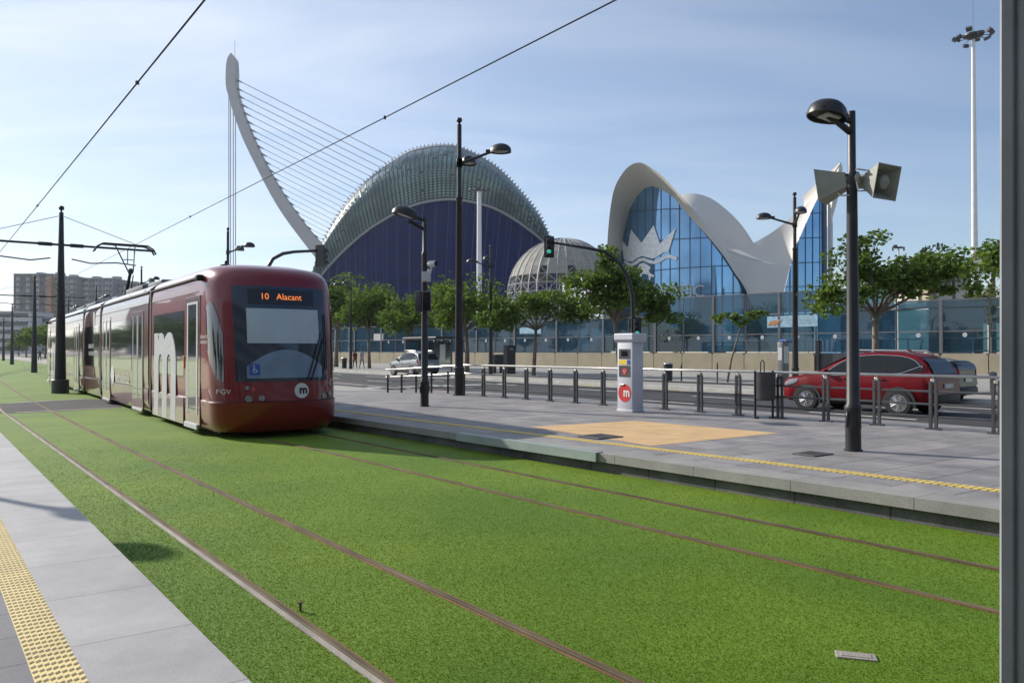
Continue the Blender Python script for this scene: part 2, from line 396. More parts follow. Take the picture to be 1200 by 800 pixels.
def turf_mat():
    m, nt, b = node_mat('turf'); L = nt.links.new
    tc = nt.nodes.new('ShaderNodeTexCoord')
    def noise(s, d=4, r=.5):
        n = nt.nodes.new('ShaderNodeTexNoise'); n.inputs['Scale'].default_value = s; n.inputs['Detail'].default_value = d; n.inputs['Roughness'].default_value = r
        L(tc.outputs['Object'], n.inputs['Vector']); return n.outputs['Fac']
    def ramp(sock, c1, c2, p1=.35, p2=.65):
        r = nt.nodes.new('ShaderNodeValToRGB'); r.color_ramp.elements[0].position = p1; r.color_ramp.elements[1].position = p2
        r.color_ramp.elements[0].color = (*c1, 1); r.color_ramp.elements[1].color = (*c2, 1); L(sock, r.inputs[0]); return r.outputs[0]
    a = ramp(noise(.55, 5), (.082, .165, .007), (.135, .222, .01))
    c = ramp(noise(110, 4, .7), (.8, .82, .8), (1.1, 1.08, 1.05), .3, .7)
    mx = nt.nodes.new('ShaderNodeMixRGB'); mx.blend_type = 'MULTIPLY'; mx.inputs[0].default_value = 1; L(a, mx.inputs[1]); L(c, mx.inputs[2])
    L(mx.outputs[0], b.inputs['Base Color']); b.inputs['Roughness'].default_value = .7; b.inputs['Specular IOR Level'].default_value = .25
    b.inputs['Sheen Weight'].default_value = .05; b.inputs['Sheen Roughness'].default_value = .4
    b.inputs['Sheen Tint'].default_value = (.75, .9, .3, 1)
    bp = nt.nodes.new('ShaderNodeBump'); bp.inputs['Strength'].default_value = .35; bp.inputs['Distance'].default_value = .015
    L(noise(75, 4, .7), bp.inputs['Height']); L(bp.outputs[0], b.inputs['Normal'])
    return m
M['turf'] = turf_mat()
M['blade'] = leaf_mat('turf_blade', (.09, .178, .006), (.122, .23, .009), .28, 1.0)

for k in ('red_paint', 'red_side', 'tram_glass'):
    b = M[k].node_tree.nodes['Principled BSDF']; b.inputs['Coat Weight'].default_value = 1; b.inputs['Coat IOR'].default_value = 1.75 if k != 'tram_glass' else 1.5
# ================================================================== camera, sky, sun
def set_uv(o, uvs):
    l = o.data.uv_layers.new(name='UVMap')
    for lp in o.data.loops: l.data[lp.index].uv = uvs[lp.vertex_index]
cd = bpy.data.cameras.new('camera'); cam = bpy.data.objects.new('camera', cd); COL.objects.link(cam)
cam.location = CAM; cam.rotation_euler = (math.pi / 2 + PITCH, 0, 0)
cd.sensor_width = 36; cd.lens = 36 * F / 1200; cd.clip_end = 6000; cd.clip_start = .05
SC.camera = cam
SUN_EL = math.radians(28); SUN_DIR = Vector((-.852, .523, 0)).normalized() * math.cos(SUN_EL) + Vector((0, 0, math.sin(SUN_EL)))
sl = bpy.data.lights.new('sun', 'SUN'); sl.energy = 4.8; sl.angle = math.radians(.53); sl.color = (1, .93, .83)
so = bpy.data.objects.new('sun', sl); COL.objects.link(so); so.rotation_euler = (-SUN_DIR).to_track_quat('-Z', 'Y').to_euler()
W = bpy.data.worlds.new('World'); SC.world = W; W.use_nodes = True
nt = W.node_tree; L = nt.links.new; bg = nt.nodes['Background']
sky = nt.nodes.new('ShaderNodeTexSky'); sky.sky_type = 'NISHITA'; sky.sun_disc = False
sky.sun_elevation = SUN_EL; sky.sun_rotation = math.atan2(SUN_DIR.x, SUN_DIR.y)
sky.air_density = 1.0; sky.dust_density = .1; sky.ozone_density = 3.0; sky.altitude = 0
# thin cirrus: stretched noise on a plane high above, brighter towards the sun's side
tc = nt.nodes.new('ShaderNodeTexCoord'); sp = nt.nodes.new('ShaderNodeSeparateXYZ'); L(tc.outputs['Generated'], sp.inputs[0])
def math_n(op, a, b=None, c=None):
    n = nt.nodes.new('ShaderNodeMath'); n.operation = op
    for i, v in enumerate((a, b, c)):
        if v is None: continue
        if isinstance(v, (int, float)): n.inputs[i].default_value = v
        else: L(v, n.inputs[i])
    return n.outputs[0]
zz = math_n('ADD', math_n('MAXIMUM', sp.outputs['Z'], 0.0), .16)
cx = math_n('DIVIDE', sp.outputs['X'], zz); cy = math_n('DIVIDE', sp.outputs['Y'], zz)
cb = nt.nodes.new('ShaderNodeCombineXYZ'); L(cx, cb.inputs[0]); L(cy, cb.inputs[1])
mp = nt.nodes.new('ShaderNodeMapping'); mp.inputs['Rotation'].default_value = (0, 0, .35); mp.inputs['Scale'].default_value = (.55, 1.7, 1); L(cb.outputs[0], mp.inputs[0])
nz = nt.nodes.new('ShaderNodeTexNoise'); nz.inputs['Scale'].default_value = 1.3; nz.inputs['Detail'].default_value = 7; nz.inputs['Roughness'].default_value = .55; nz.inputs['Distortion'].default_value = .5
L(mp.outputs[0], nz.inputs['Vector'])
cr = nt.nodes.new('ShaderNodeValToRGB'); cr.color_ramp.elements[0].position = .4; cr.color_ramp.elements[1].position = .75
cr.color_ramp.elements[0].color = (0, 0, 0, 1); cr.color_ramp.elements[1].color = (1, 1, 1, 1); L(nz.outputs['Fac'], cr.inputs[0])
# clouds thicken towards the sun (left) and thin out to the right
side = nt.nodes.new('ShaderNodeMapRange'); side.inputs[1].default_value = .75; side.inputs[2].default_value = -.75; side.inputs[3].default_value = .0; side.inputs[4].default_value = 1.05
L(sp.outputs['X'], side.inputs[0])
veil = math_n('MULTIPLY', math_n('ADD', math_n('MULTIPLY', cr.outputs[0], .55), .42), side.outputs[0])
mix = nt.nodes.new('ShaderNodeMixRGB'); L(veil, mix.inputs[0]); hs = nt.nodes.new('ShaderNodeHueSaturation'); hs.inputs['Saturation'].default_value = 1.02; hs.inputs['Value'].default_value = 1.12; L(sky.outputs[0], hs.inputs['Color']); mt_ = nt.nodes.new('ShaderNodeMixRGB'); mt_.blend_type = 'MULTIPLY'; mt_.inputs[0].default_value = 1; mt_.inputs[2].default_value = (1.035, .985, 1.0, 1); L(hs.outputs[0], mt_.inputs[1]); L(mt_.outputs[0], mix.inputs[1]); mix.inputs[2].default_value = (7.9, 8.4, 9.1, 1)
L(mix.outputs[0], bg.inputs[0]); bg.inputs[1].default_value = .1
vs = SC.view_settings; vs.view_transform = 'Standard'; vs.look = 'None'; vs.gamma = 1; vs.exposure = 0.28; vs.use_curve_mapping = False
SC.cycles.max_bounces = 8; SC.cycles.transparent_max_bounces = 16; SC.cycles.use_denoising = True
SC.cycles.caustics_reflective = False; SC.cycles.caustics_refractive = False
SC.cycles.sample_clamp_indirect = 6

# ================================================================== ground and paving
def sheet(name, st, z, m, depth=0.0, kind='structure'):
    """Flat slab given in track coordinates; its own axes lie along the tracks so the paving does too."""
    mb = MB(); pts = [(s, t) for s, t in st]
    if depth: mb.prism(pts, lambda a, b: (a, b, 0), lambda a, b: (a, b, -depth))
    else: mb.poly(pts, lambda a, b: (a, b, 0))
    o = mb.build(name, m); o.location = (0, 0, z); o.rotation_euler = (0, 0, ANG)
    if not depth and o.data.polygons[0].normal.z < 0: o.data.flip_normals()
    if kind: o['kind'] = kind
    return o
mb = MB(); mb.poly([(-900, -200), (900, -200), (900, 900), (-900, 900)], lambda a, b: (a, b, 0))
g = mb.build('ground', M['ground']); g.location.z = -.2; g['kind'] = 'structure'

def line_st(p1, p2, z):                  # a straight edge seen in the photo -> s as a function of t
    a, b = to_st(G(*p1, z)), to_st(G(*p2, z))
    k = (b[0] - a[0]) / (b[1] - a[1])
    return lambda t: a[0] + k * (t - a[1])
PZ = .25
eL = line_st((0, 506), (296, 800), PZ)            # near platform edge
yL1 = line_st((0, 605), (105, 800), PZ); yL0 = line_st((0, 689), (41, 800), PZ)
eR = line_st((390, 487), (1172, 597), PZ)         # far platform edge
T0, T1 = -8.0, 24.0
RY = .5
# left platform: slabs, tactile strip, dark pavers (butted side by side)
sheet('platform', [(eL(T0), T0), (eL(T1), T1), (yL1(T1), T1), (yL1(T0), T0)], PZ, M['slab_light'], .45)
sheet('tactile_paving', [(yL1(T0), T0), (yL1(T1), T1), (yL0(T1), T1), (yL0(T0), T0)], PZ, M['tactile'], .45)
sheet('platform_paving', [(yL0(T0), T0), (yL0(T1), T1), (-9, T1), (-9, T0)], PZ, M['paver_dark'], .45)
# raised bars and slots on the tactile strip
mb = MB(); wS = None
t = 1.0
while t < 13.0:
    s0, s1 = yL0(t), yL1(t); w = (s1 - s0)
    for k in range(7):
        for q in (0,):
            c = s0 + w * (k + .5) / 7
            mb.add([(c - .010, t, .0035), (c + .010, t + .016, .0035), (c + .010, t + .030, .0035), (c - .010, t + .014, .0035)], [(0, 1, 2, 3)])
    t += .062
o = mb.build('tactile_slots', M['joint_dark']); o.location = (0, 0, PZ); o.rotation_euler = (0, 0, ANG); o['kind'] = 'structure'

# turf bed
turf = sheet('grass', [(-30, 26), (-30, 260), (9.0, 260), (9.0, 26), (8.4, -8), (0, -8), (0, 26)], 0, M['turf'], 0, 'stuff')
# right platform
FEN = line_st((1168, 509), (566.5, 464.4), PZ)
TE = 21.7
cw = .42
def eC(t): return eR(t) + cw
tl = line_st((1171, 575.6), (780, 528), PZ)
cop = sheet('platform_coping', [(eR(T0), T0), (eR(TE), TE), (eC(TE), TE), (eC(T0), T0)], PZ, M['coping'], .11)
sheet('platform_wall', [(eR(T0) + .07, T0), (eR(TE) + .07, TE), (eC(TE), TE), (eC(T0), T0)], PZ - .112, M['base_wall'], .25)
sheet('platform_floor', [(eC(T0), T0), (eC(TE), TE), (14.4, TE), (15.4, T0)], PZ, M['paver'], .4)
# ramp down from the platform end and the pavement beyond it
mb = MB(); mb.prism([(TE + .002, .25), (TE + 7, .02), (TE + 7, -.18), (TE + .002, -.18)], lambda a, b: (eR(TE), a, b), lambda a, b: (14.4, a, b))
o = mb.build('ramp', M['paver']); o.rotation_euler = (0, 0, ANG); o['kind'] = 'structure'
sheet('pavement', [(7.3, TE + 7.004), (7.3, 30), (9.6, 90), (9.6, 260), (14.2, 260), (14.4, TE + 7.004)], .024, M['concrete'], .3)
# thin tactile lines on the right platform: two rows of raised bars
mb = MB(); t = T0
while t < TE - .3:
    for k in (0, 1):
        mb.box((tl(t) - .02 + k * .09, t, .005), (.08, .058, .007))
    t += .075
o = mb.build('tactile_line', M['tactile_bright']); o.location = (0, 0, PZ); o.rotation_euler = (0, 0, ANG); o['kind'] = 'structure'
# ochre paving patch
oc = [to_st(G(x, y, PZ)) for x, y in ((622, 500), (745, 493), (912, 507.5), (763, 522.5))]
sheet('ochre_paving', oc, PZ + .004, M['ochre'])
# road, kerb, promenade, lay-by
sheet('road', [(12.9, -40), (12.9, 320), (26.2, 320), (26.2, -40)], -.12, M['asphalt'], .05)
sheet('crossing_road', [(14.4, 24.5), (26.2, 24.5), (26.2, 31.5), (14.4, 31.5)], -.116, M['asphalt'])
mb = MB(); mb.prism([(26.2, 0.0), (26.5, .015), (26.5, -.18), (26.2, -.18)], lambda a, b: (a, -40, b), lambda a, b: (a, 320, b))
o = mb.build('kerb', M['kerb']); o.rotation_euler = (0, 0, ANG); o['kind'] = 'structure'
sheet('promenade', [(26.502, -40), (26.502, 320), (120, 320), (120, -40)], .012, M['concrete'], .2)
sheet('gutter_paving', [(24.7, -40), (24.7, 320), (26.19, 320), (26.19, -40)], -.112, M['concrete'])
mb = MB()
for s, w, dash, mm in ((16.6, .12, 0, 0), (19.6, .12, 3.0, 0), (22.9, .12, 3.0, 0), (17.2, .12, 0, 1)):
    if not dash: mb.box((s, 100, 0), (w, 280, .004), mm)
    else:
        t = -10
        while t < 240: mb.box((s, t, 0), (w, dash, .004), mm); t += dash * 2.4
for k in range(5):                        # stop lines at the crossing
    mb.box((15.8 + k * 1.9, 33.5 + 0 * k, 0), (1.1, .5, .004), 0)
for k in range(6):
    a = -2 + 6 * k
    mb.add([(24.75, a, .012), (24.87, a, .012), (26.1, a + 2.6, .012), (25.98, a + 2.6, .012)], [(0, 1, 2, 3)], 2)
o = mb.build('road_markings', [M['white_paint'], M['pink_paint'], M['yellow_paint']]); o.location = (0, 0, -.112); o.rotation_euler = (0, 0, ANG); o['kind'] = 'structure'
# walkway across the tracks
cr0 = line_st((150, 482), (600, 462), 0)
cpts = [to_st(G(x, y, .0)) for x, y in ((-160, 486.5), (18, 484), (140, 478), (150, 469), (98, 467.5), (10, 472.5), (-160, 476))]
sheet('walkway', cpts, .006, M['asphalt'])
mb = MB()
def strip(mb, a, b, w, z):
    a, b = Vector((*a, 0)), Vector((*b, 0)); d = (b - a).normalized(); n = Vector((-d.y, d.x, 0)) * w / 2
    mb.add([a - n + Vector((0, 0, z)), b - n + Vector((0, 0, z)), b + n + Vector((0, 0, z)), a + n + Vector((0, 0, z))], [(0, 1, 2, 3)])
for a, b in (((18, 484), (140, 478)), ((10, 472.5), (98, 467.5))):
    strip(mb, to_st(G(*a)), to_st(G(*b)), .16, .012)
o = mb.build('walkway_edging', M['kerb']); o.rotation_euler = (0, 0, ANG); o['kind'] = 'structure'

# ---------------------------------------------------------------- rails
def rail_path(px, extra=()):
    pts = [G(x, y) for x, y in px]
    return [Vector((p.x, p.y, 0)) for p in pts] + [Vector(e) for e in extra]
def ext(a, b, L):
    d = (b - a).normalized(); return b + d * L
RA = rail_path([(470, 799), (400, 755.5), (348, 718), (280, 676), (200, 620), (120, 571.5), (64, 533.5), (8, 481), (0, 473)])
RB = rail_path([(765, 800), (600, 728.5), (400, 644), (280, 594), (200, 554), (112, 508.5), (60, 479), (0, 446)])
RL = rail_path([(1169, 716), (950, 663), (800, 629.5), (678, 602), (550, 572), (380, 528)])
RR = rail_path([(1169, 666), (992, 631), (780, 590.5), (563, 547), (393, 511.5)])
def fit(path, deg):                      # one smooth curve through the measured points
    q = [to_st(p) for p in path]; t_ = [a[1] for a in q]; c_ = np.polyfit(t_, [a[0] for a in q], deg)
    return [ST(float(np.polyval(c_, v)), v) for v in np.linspace(min(t_), max(t_), 14)]
RA, RB, RL, RR = fit(RA[:-1], 1), fit(RB, 2), fit(RL, 1), fit(RR, 1)
RA = [ext(RA[1], RA[0], 6)] + RA; RB = [ext(RB[1], RB[0], 6)] + RB
RA += [RA[-1] + (RB[-1] - RB[-2]).normalized() * k for k in (6, 14)]
e = RA[-1]; RA += [e + DV * 20 + NV * 1.2, e + DV * 60 + NV * 8]
e = RB[-1]; RB += [e + DV * 10 + NV * .2, e + DV * 30 + NV * 3, e + DV * 60 + NV * 9]
TS, TT = 5.03, 14.2                       # tram axis and nose
for R_, o_ in ((RL, -.55), (RR, .55)):
    R_.insert(0, ext(R_[1], R_[0], 8))
    R_ += [ST(TS + o_, 17), ST(TS + o_, 30), ST(TS + o_, 48), ST(TS + o_ + .8, 80), ST(TS + o_ + 3, 120)]
def rail_mesh(path, prof, n=160):
    pts = resample(path, n); mb = MB(); rows = []
    for i, p in enumerate(pts):
        d = (pts[min(i + 1, n - 1)] - pts[max(i - 1, 0)]).normalized(); nn = Vector((d.y, -d.x, 0))
        rows.append([p + nn * a + Vector((0, 0, b)) for a, b in prof])
    return mb.grid(rows)
def track(label, rails, concs):
    t = empty('tram_track', label, 'tram track', (0, 0, 0), 0, 'tracks set in the artificial grass')
    for R_, side, conc in zip(rails, (1, -1), concs):
        r = rail_mesh(R_, [(-.017, -.02), (-.017, .012), (-.013, .016), (.013, .016), (.017, .012), (.017, -.02)]).build('rail', M['steel'], t, fix=False)
        k = side * .028
        rail_mesh(R_, [(k - .010, .0), (k - .010, .005), (k + .010, .005), (k + .010, .0)]).build('groove', M['rust'], r, fix=False)
        w_ = .019 if conc else .010
        k = -side * ((.037 if conc else .028))
        rail_mesh(R_, [(k - w_, .0), (k - w_, .008), (k + w_, .008), (k + w_, .0)]).build('edging', M['rail_conc'] if conc else M['rust'], r, fix=False)
    return t
track('near tram track in bright grass, one rail edged with pale concrete', (RA, RB), (True, False))
track('far tram track running under the red tram, with rusty rails', (RL, RR), (False, False))

# ---------------------------------------------------------------- artificial grass blades near the platform
rng = np.random.default_rng(3)
N = 900000
r = 2.3 * np.exp(rng.random(N) * math.log(18 / 2.3)); th = (rng.random(N) - .5) * math.radians(104)
X, Y = r * np.sin(th), r * np.cos(th)
S_, T_ = X * NV.x + Y * NV.y, X * DV.x + Y * DV.y
keep = (S_ > eL(0) + (eL(10) - eL(0)) / 10 * T_ + .004) & (S_ < eR(0) + (eR(10) - eR(0)) / 10 * T_ + .06) & (rng.random(N) > (r - 6) / 11)
for R_ in (RA, RB, RL, RR):
    q = sorted([to_st(p)[::-1] for p in resample(R_, 120)])
    sr = np.interp(T_, [a for a, b in q], [b for a, b in q]); keep &= np.abs(S_ - sr) > .042
X, Y, r = X[keep], Y[keep], r[keep]; n = len(X)
ang = rng.random(n) * 2 * math.pi; lean = rng.normal(0, .25, (n, 2)); hgt = (.0035 + .0035 * rng.random(n)) * (1 + r * .03)
wd = .0014 + .0004 * r
v = np.zeros((n, 3, 3)); dx, dy = np.cos(ang) * wd, np.sin(ang) * wd
v[:, 0] = np.stack([X - dx, Y - dy, np.full(n, .001)], 1); v[:, 1] = np.stack([X + dx, Y + dy, np.full(n, .001)], 1)
v[:, 2] = np.stack([X + lean[:, 0] * hgt, Y + lean[:, 1] * hgt, hgt], 1)
me = bpy.data.meshes.new('grass_blades'); me.vertices.add(3 * n); me.loops.add(3 * n); me.polygons.add(n)
me.vertices.foreach_set('co', v.reshape(-1)); me.loops.foreach_set('vertex_index', np.arange(3 * n, dtype=np.int32))
me.polygons.foreach_set('loop_start', np.arange(0, 3 * n, 3, dtype=np.int32)); me.update(calc_edges=True)
me.materials.append(M['blade'])
o = bpy.data.objects.new('grass_blades', me); COL.objects.link(o); o['kind'] = 'stuff'
tag(o, 'short artificial grass blades between the platforms', 'grass')
tag(turf, 'bright green artificial turf bed under the tracks', 'grass')

# small ground things
def cover(name, label, px, size, z, m, ang=ANG):
    c = G(*px, z); mb = MB(); mb.box((0, 0, .008), (size[0], size[1], .014), 0, bev=.004)
    for k in range(5): mb.box((0, (k - 2) * size[1] / 6, .017), (size[0] * .8, .02, .006))
    o = mb.build(name, m); o.location = (c.x, c.y, z); o.rotation_euler = (0, 0, ang)
    return tag(o, label, 'drain cover')
cover('drain_cover', 'dark square drain cover at the edge of the ochre patch', (703, 511.5), (.52, .52), PZ + .006, M['iron'])
cover('drain_cover', 'dark drain cover in the grey pavers by the loudspeaker lamp', (952, 532), (.42, .34), PZ + .002, M['iron'])
c = G(1003, 769); mb = MB(); mb.box((0, 0, .002), (.2, .095, .014), 0, bev=.004); mb.box((0, 0, .009), (.15, .055, .006), 0, bev=.002)
o = mb.build('track_cover', M['rail_conc']); o.location = c; o.rotation_euler = (0, 0, ANG - .9); tag(o, 'small dirty grey cover plate sunk in the turf', 'cover plate')
a, b = to_st(G(548, 507, PZ)), to_st(G(700, 531, PZ)); mb = MB()
mb.prism([(-.04, .012), (.1, .012), (.1, .004), (-.0, .0), (-.0, -.11), (-.04, -.11)], lambda x, z: (x, 0, z), lambda x, z: (x, b[1] - a[1], z))
o = mb.build('platform_edge_strip', M['rubber_edge']); p = ST(eR(a[1]) - .012, a[1], PZ); o.location = p; o.rotation_euler = (0, 0, ANG - math.atan((eR(10) - eR(0)) / 10) * 1.0)
tag(o, 'grey green rubber strip along the platform edge', 'edge strip')
c = G(352, 716); mb = MB(); mb.tube([(0, 0, .0), (0, 0, .05)], .008, 8); mb.lathe([(.018, 0), (.018, .008), (0.0, .01)], (0, 0, .05), 12)
o = mb.build('rail_bolt', M['steel']); o.location = c; tag(o, 'small bolt sticking up beside the near rail', 'bolt')
# ================================================================== the tram
LV = [(.12, 1.10, .16), (.2, 1.15, .07), (.34, 1.19, .01), (.66, 1.2, .0), (.68, 1.185, .03), (.9, 1.195, .05), (1.06, 1.2, .07), (1.5, 1.2, .11), (2.0, 1.2, .17),
      (2.5, 1.2, .25), (2.8, 1.195, .31), (2.95, 1.18, .36), (3.05, 1.15, .43), (3.14, 1.09, .54), (3.2, 1.0, .74), (3.25, .84, 1.0), (3.28, .55, 1.4), (3.29, .02, 1.9)]
def lv(z):
    if z <= LV[0][0]: return LV[0][1:]
    for a, b in zip(LV, LV[1:]):
        if z <= b[0]:
            k = (z - a[0]) / (b[0] - a[0]); return a[1] + (b[1] - a[1]) * k, a[2] + (b[2] - a[2]) * k
    return LV[-1][1:]
PW, ND = 2.7, .9
def nose_t(w, z):
    hw, t0 = lv(z); a = min(abs(w / hw), 1.0)
    return t0 + ND * (1 - max(1 - a ** PW, 0) ** (1 / PW))
def nose_pt(w, z, off=0.0):              # point on the cab front, lifted off along its normal
    e = .01; hw = lv(z)[0] * .999
    w = max(-hw, min(hw, w))
    p = Vector((w, nose_t(w, z), z))
    if off:
        a, b = max(w - e, -hw), min(w + e, hw)
        tx = Vector((b - a, nose_t(b, z) - nose_t(a, z), 0)); tz = Vector((0, nose_t(w, z + e) - nose_t(w, z - e), 2 * e))
        n = tx.cross(tz).normalized()
        if n.y > 0: n = -n
        p += n * off
    return p
def theta_pt(q, z, off=0.0):             # q in -1..1 round the corner
    hw, t0 = lv(z); th = q * math.pi / 2; s, c = math.sin(th), max(math.cos(th), 0)
    w = hw * math.copysign(abs(s) ** (2 / PW), s)
    p = Vector((w, t0 + ND * (1 - c ** (2 / PW)), z))
    if off: p += Vector((math.copysign(abs(s) ** (2 - 2 / PW), s), -c ** (2 - 2 / PW), .08)).normalized() * off
    return p
tram = empty('tram', 'red articulated tram with a white letter m on its flank, running on the far track', 'tram', ST(TS, TT), ANG)
def front_patch(name, w0, w1, z0, z1, off, m, parent, nw=18, nz=10, wtop=None):
    mb = MB(); rows = []
    for j in range(nz + 1):
        z = z0 + (z1 - z0) * j / nz; k = j / nz
        a = w0 + ((wtop[0] - w0) * k if wtop else 0); b = w1 + ((wtop[1] - w1) * k if wtop else 0)
        rows.append([nose_pt(a + (b - a) * i / nw, z, off) for i in range(nw + 1)])
    return mb.grid(rows).build(name, m, parent, smooth=True)
def m_outline(w, h, leg=.22, gap=.17):
    """Outline of a tall lower-case m, width w, height h."""
    lg, gp = leg * w, gap * w; ro, ri = lg + gp / 2, gp / 2
    zc = h - ro; c1, c2 = lg + gp / 2, 2 * lg + 1.5 * gp
    pts = [(0, 0), (0, h), (lg, h), (lg, h - ro * .25)]
    def arc(c, r, a0, a1, n=12): return [(c + r * math.cos(math.radians(a0 + (a1 - a0) * i / n)), zc + r * math.sin(math.radians(a0 + (a1 - a0) * i / n))) for i in range(n + 1)]
    half = (c2 - c1) / 2; av = math.degrees(math.acos(half / ro))
    pts += arc(c1, ro, 118, av) + arc(c2, ro, 180 - av, 0)[1:]
    pts += [(w, 0), (w - lg, 0)] + arc(c2, ri, 0, 180) + [(lg + gp + lg, 0), (lg + gp, 0)] + arc(c1, ri, 0, 180) + [(lg, 0)]
    return pts
def round_poly(r, n=28, cx=0, cy=0): return [(cx + r * math.cos(2 * math.pi * i / n), cy + r * math.sin(2 * math.pi * i / n)) for i in range(n)]

def cab_section(parent):
    """Front module from the nose back to t = 5.85."""
    TB = 5.8; mb = MB(); rows = []
    qs = [i / 22 for i in range(-22, 23)]
    for z, hw, t0 in LV:
        r = [Vector((-hw, TB, z)), Vector((-hw, 3.5, z)), Vector((-hw, 2.2, z))]
        r += [theta_pt(q, z) for q in qs]
        r += [Vector((hw, 2.2, z)), Vector((hw, 3.5, z)), Vector((hw, TB, z))]
        rows.append(r)
    mb.grid(rows)
    body = mb.build('cab_section', M['red_front'], parent, smooth=True, split=35)
    # underside valance
    mb = MB(); mb.box((0, 3.2, .13), (2.0, 5.0, .12)); mb.build('underframe', M['rubber'], body)
    ws = front_patch('windscreen', -.86, .86, 1.04, 2.8, .006, M['screen_glass'], body, wtop=(-.88, .88))
    front_patch('sun_blind', -.66, .7, 1.74, 2.38, .012, M['blind'], body)
    rows = []; mbd = MB()
    for i in range(25):
        w = -.68 + 1.42 * i / 24; top = 1.62 - .3 * ((w - .03) / .7) ** 2
        rows.append([nose_pt(w, 1.1 + (top - 1.1) * j / 6, .012) for j in range(7)])
    mbd.grid(rows).build('dashboard', M['dash'], body, smooth=True)
    front_patch('destination_display', -.62, .62, 2.46, 2.74, .012, M['display'], body)
    mbt = MB(); mbt.text('10   Alacant', .165, lambda x, y: nose_pt(x - .02, 2.6 + y, .02), 0, sx=.98)
    mbt.build('destination_text', M['led'], body)
    # accessibility sticker
    st = front_patch('accessibility_sticker', -.64, -.46, 1.16, 1.36, .018, M['blue_sign'], body, 4, 4)
    mbs = MB(); f = lambda x, y: nose_pt(-.55 + x, 1.26 + y, .024)
    ring = [(.035 * math.cos(a), -.025 + .035 * math.sin(a)) for a in [math.radians(100 + 25 * k) for k in range(11)]]
    ring += [(.024 * math.cos(a), -.025 + .024 * math.sin(a)) for a in [math.radians(350 - 25 * k) for k in range(11)]]
    mbs.poly(ring, f); mbs.poly(round_poly(.014, 10, -.012, .062), f)
    mbs.poly([(-.02, .044), (-.004, .044), (0, .0), (.03, 0), (.045, -.045), (.032, -.05), (.02, -.012), (-.014, -.012)], f)
    mbs.build('wheelchair_symbol', M['white'], body)
    # cab side windows (a half-leaf shape wrapping the corner) on both sides
    for sg in (-1, 1):
        rows = []
        for i in range(21):
            k = i / 20; q = sg * (.60 + .335 * k)
            top = 1.9 + .64 * (1 - (1 - max(1 - k, 0)) ** 2.2) if False else 2.5 - .0 * k - .75 * max(0, (.55 - k) / .55) ** 1.8
            top = 2.52 - .62 * max(0, (.62 - k) / .62) ** 1.7 - .16 * k ** 6
            bot = 1.04 + .62 * k ** 2.2
            rows.append([theta_pt(q, bot + (top - bot) * j / 12, .008) for j in range(13)])
        MB().grid(rows).build('cab_window', M['tram_glass'], body, smooth=True)
    # bumper seam, headlights, reflectors
    mbr = MB(); mbr.tube([theta_pt(i / 20, .672, .002) for i in range(-20, 21)], .009, 6); mbr.build('bumper_seam', M['rubber'], body, smooth=True)
    mbr = MB(); mbr.tube([nose_pt(-.28, z, .002) for z in (.2, .3, .5, .66)], .005, 4); mbr.build('panel_seam', M['rubber'], body)
    for w, z, r, mm in ((-.66, .73, .05, 'headlight'), (-.44, .74, .045, 'headlight'), (-.58, .9, .035, 'red_lens'), (-.68, .93, .03, 'headlight'),
                        (.78, .74, .05, 'headlight'), (.93, .78, .045, 'headlight'), (.86, .9, .035, 'red_lens'), (.94, .96, .03, 'headlight')):
        p = nose_pt(w, z, 0); n = (nose_pt(w, z, 1.0) - p).normalized(); mbh = MB()
        Q = Matrix.Translation(p) @ n.to_track_quat('Z', 'Y').to_matrix().to_4x4()
        mbh.lathe([(r * 1.25, -.01), (r * 1.25, .012), (r, .016), (r * .9, .008), (r * .5, .016), (0, .02)], (0, 0, 0), 14, 0, Q)
        h = mbh.build('headlight', [M[mm]], body, smooth=True)
    # round white badge with a black m
    mbb = MB(); mbb.poly(round_poly(.14), lambda x, y: nose_pt(.3 + x, .86 + y, .012)); bd = mbb.build('badge', M['white'], body)
    mbb = MB(); o_ = m_outline(.15, .11, .2, .2); mbb.poly(o_, lambda x, y: nose_pt(.225 + .03 + x, .80 + y, .018)); mbb.build('badge_letter', M['rubber'], bd)
    mbb = MB(); mbb.text('FGV', .12, lambda x, y: nose_pt(-1.03 + .0 + x * .9, .86 + y, .012)); mbb.build('operator_lettering', M['white'], body)
    # wipers
    for a, b in (((.42, 1.06), (.74, 1.95)), ((.5, 1.06), (.8, 1.85))):
        mbw = MB(); mbw.tube([nose_pt(a[0] + (b[0] - a[0]) * k, a[1] + (b[1] - a[1]) * k, .03) for k in (0, .25, .5, .75, 1)], .012, 6); mbw.build('wiper', M['rubber'], body)
    mbw = MB(); mbw.tube([nose_pt(.84, z, .03) for z in (1.25, 1.6, 2.0, 2.3)], .014, 6); mbw.build('wiper', M['rubber'], body)
    # camera pods at the top corners, roof beacon
    for sg in (-1, 1):
        mbc = MB(); mbc.box((sg * 1.24, 1.28, 2.98), (.14, .2, .11), bev=.03); mbc.tube([(sg * 1.16, 1.3, 2.98), (sg * 1.24, 1.3, 2.98)], .03, 8); mbc.build('mirror_camera', M['rubber'], body, smooth=True, split=40)
    mbc = MB(); mbc.lathe([(.12, 0), (.11, .04), (.03, .06), (.02, .12), (0, .13)], (-.62, 1.75, 3.26), 12); mbc.build('roof_antenna', M['rubber'], body)
